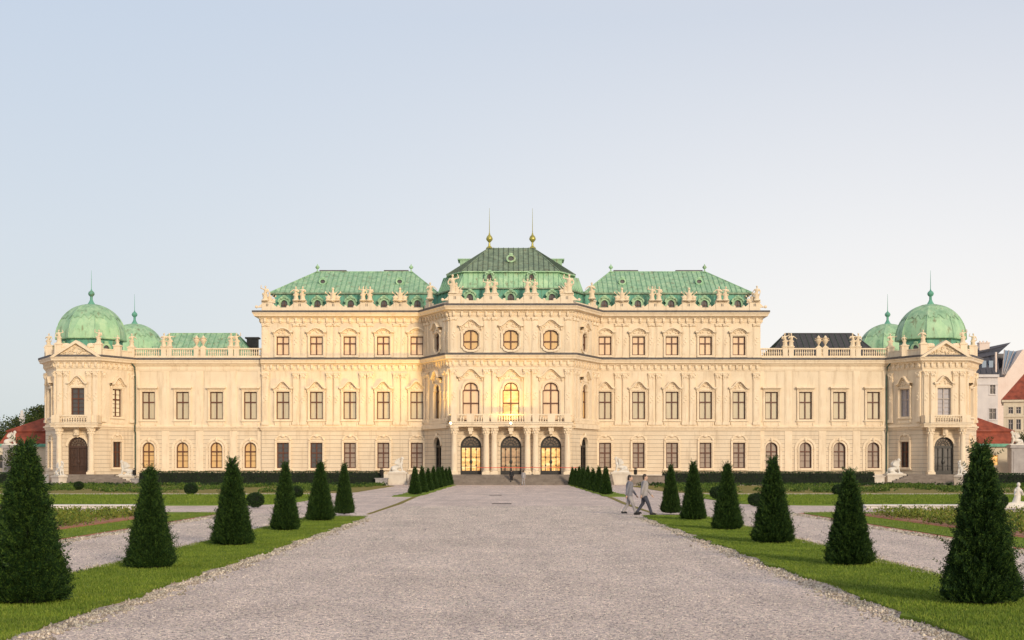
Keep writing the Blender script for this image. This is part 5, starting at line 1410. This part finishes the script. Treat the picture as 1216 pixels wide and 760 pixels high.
# ------------------------------------------------------------------ people
def person(x, y, z, rz, label, top, legs, shoe, stride=.32, arm=.3, h=1.75, skirt=False, vox=.014):
    s = h/1.75; e = empty('person', (x,y,z), rz); e.scale = (s,s,s); tag(e, label, 'person')
    # walks towards local -y
    hip = Vector((0,0,.93)); ch = Vector((0,-.03,1.32)); nk = Vector((0,-.03,1.47)); hd = Vector((0,-.05,1.62))
    kn = [Vector((-.09,-stride*.55,.50)), Vector((.09,stride*.15,.49))]; an = [Vector((-.09,-stride,.09)), Vector((.09,stride*.9,.14))]
    b = MB()
    b.cap(hip,ch,.13,.14); b.cap(ch+Vector((-.12,0,.07)),ch+Vector((.12,0,.07)),.075,.075); b.cap(nk-Vector((0,0,.06)),hd-Vector((0,0,.06)),.055,.055)
    b.blob(WORLD,0,hd.y,hd.z,.075,.095,.115,14,12); b.blob(WORLD,0,hd.y-.055,hd.z-.06,.05,.05,.05,10,8); b.blob(WORLD,0,hd.y-.10,hd.z-.01,.014,.022,.025,8,6)
    for q in (-1,1): b.blob(WORLD,q*.077,hd.y+.01,hd.z,.014,.022,.032,8,6); b.blob(WORLD,q*.03,hd.y-.082,hd.z+.02,.016,.012,.010,6,5)
    b.blob(WORLD,0,hd.y-.09,hd.z-.055,.025,.012,.010,6,5)
    el, wr = [], []
    for i,q in enumerate((-1,1)):
        b.cap((q*.09,0,.9),kn[i],.085,.06); b.cap(kn[i],an[i],.055,.04); b.cap(an[i]-Vector((0,-.03,.03)),an[i]+Vector((0,-.16,-.05)),.04,.035)
        sh = ch+Vector((q*.19,0,.07)); sw = arm*(1 if i==0 else -1); E_ = sh+Vector((q*.05,sw*.4,-.29)); W_ = E_+Vector((0,sw*.45-.07,-.24)); el.append(E_); wr.append(W_)
        b.cap(sh,E_,.05,.04); b.cap(E_,W_,.038,.028)
        d = (W_-E_).normalized(); pm = W_+d*.05; b.cap(W_,pm+d*.02,.028,.034)
        for k in range(4):
            o_ = Vector((0,(k-1.5)*.019,0)); f0 = pm+d*.03+o_; f1 = f0+d*(.045-.006*abs(k-1.2))+Vector((-q*.008,0,0)); b.cap(f0,f1,.0095,.009,8); b.cap(f1,f1+d*.028+Vector((-q*.016,0,0)),.009,.008,8)
        b.cap(W_+d*.02+Vector((0,-.02,0)),W_+d*.06+Vector((-q*.01,-.05,0)),.011,.010,8)
    remeshed(b,'body',M['skin'],vox,e,1)
    t = MB(); t.cap(hip+Vector((0,0,-.02)),ch,.155,.165); t.cap(ch+Vector((-.13,0,.07)),ch+Vector((.13,0,.07)),.095,.095); t.cap(hip+Vector((-.04,0,-.06)),hip+Vector((.04,0,-.06)),.16,.16)
    for i,q in enumerate((-1,1)): sh = ch+Vector((q*.19,0,.07)); t.cap(sh,el[i],.068,.056); t.cap(el[i],el[i]+(wr[i]-el[i])*.92,.054,.042)
    remeshed(t,'jacket',top,vox,e,1)
    l = MB()
    for i,q in enumerate((-1,1)): l.cap((q*.08,0,.88),kn[i],.108,.078); l.cap(kn[i],kn[i]+(an[i]-kn[i])*.93,.075,.06)
    l.cap((-.05,0,.9),(.05,0,.9),.13,.13); remeshed(l,'trousers',legs,vox,e,1)
    for i in range(2): f = MB(); a = an[i]; f.cap(a+Vector((0,.04,-.03)),a+Vector((0,-.15,-.045)),.052,.042); f.box(WORLD,a.x-.045,a.x+.045,a.y-.19,a.y+.08,a.z-.088,a.z-.06); remeshed(f,'shoe',shoe,vox,e,1)
    hr = MB(); hr.blob(WORLD,0,hd.y+.022,hd.z+.035,.088,.098,.108,12,10); hr.blob(WORLD,0,hd.y+.055,hd.z-.03,.07,.06,.09,10,8); remeshed(hr,'hair',M['hair'],vox,e,1)
person((607.5-608)*165.3/F, 165.3, .17, PI, 'person in black clothes walking up the central steps', M['cloth_black'], M['cloth_black'], M['cloth_black'], .2, .1, 1.66, vox=.025)
person((621.5-608)*163.6/F, 163.6, 0, PI*.9, 'person in pale grey clothes in front of the central steps', M['cloth_pale'], M['cloth_pale'], M['cloth_grey'], .16, .1, 1.72, vox=.025)
yy = 61.5
person((747-608)*yy/F, yy, 0, R(80), 'person in grey jacket and pale trousers walking right across the gravel, the left of two', M['cloth_grey'], M['cloth_pale'], M['cloth_black'], .3, .22, 1.72)
person((764-608)*yy/F, yy-.3, 0, R(85), 'person in pale top and dark trousers walking right across the gravel, the right of two', M['cloth_pale'], M['cloth_dark'], M['cloth_black'], .32, .25, 1.76)

for o in bpy.data.objects:
    if o.type=='MESH' and o.parent is None and 'label' not in o and 'kind' not in o: o['kind'] = 'structure'
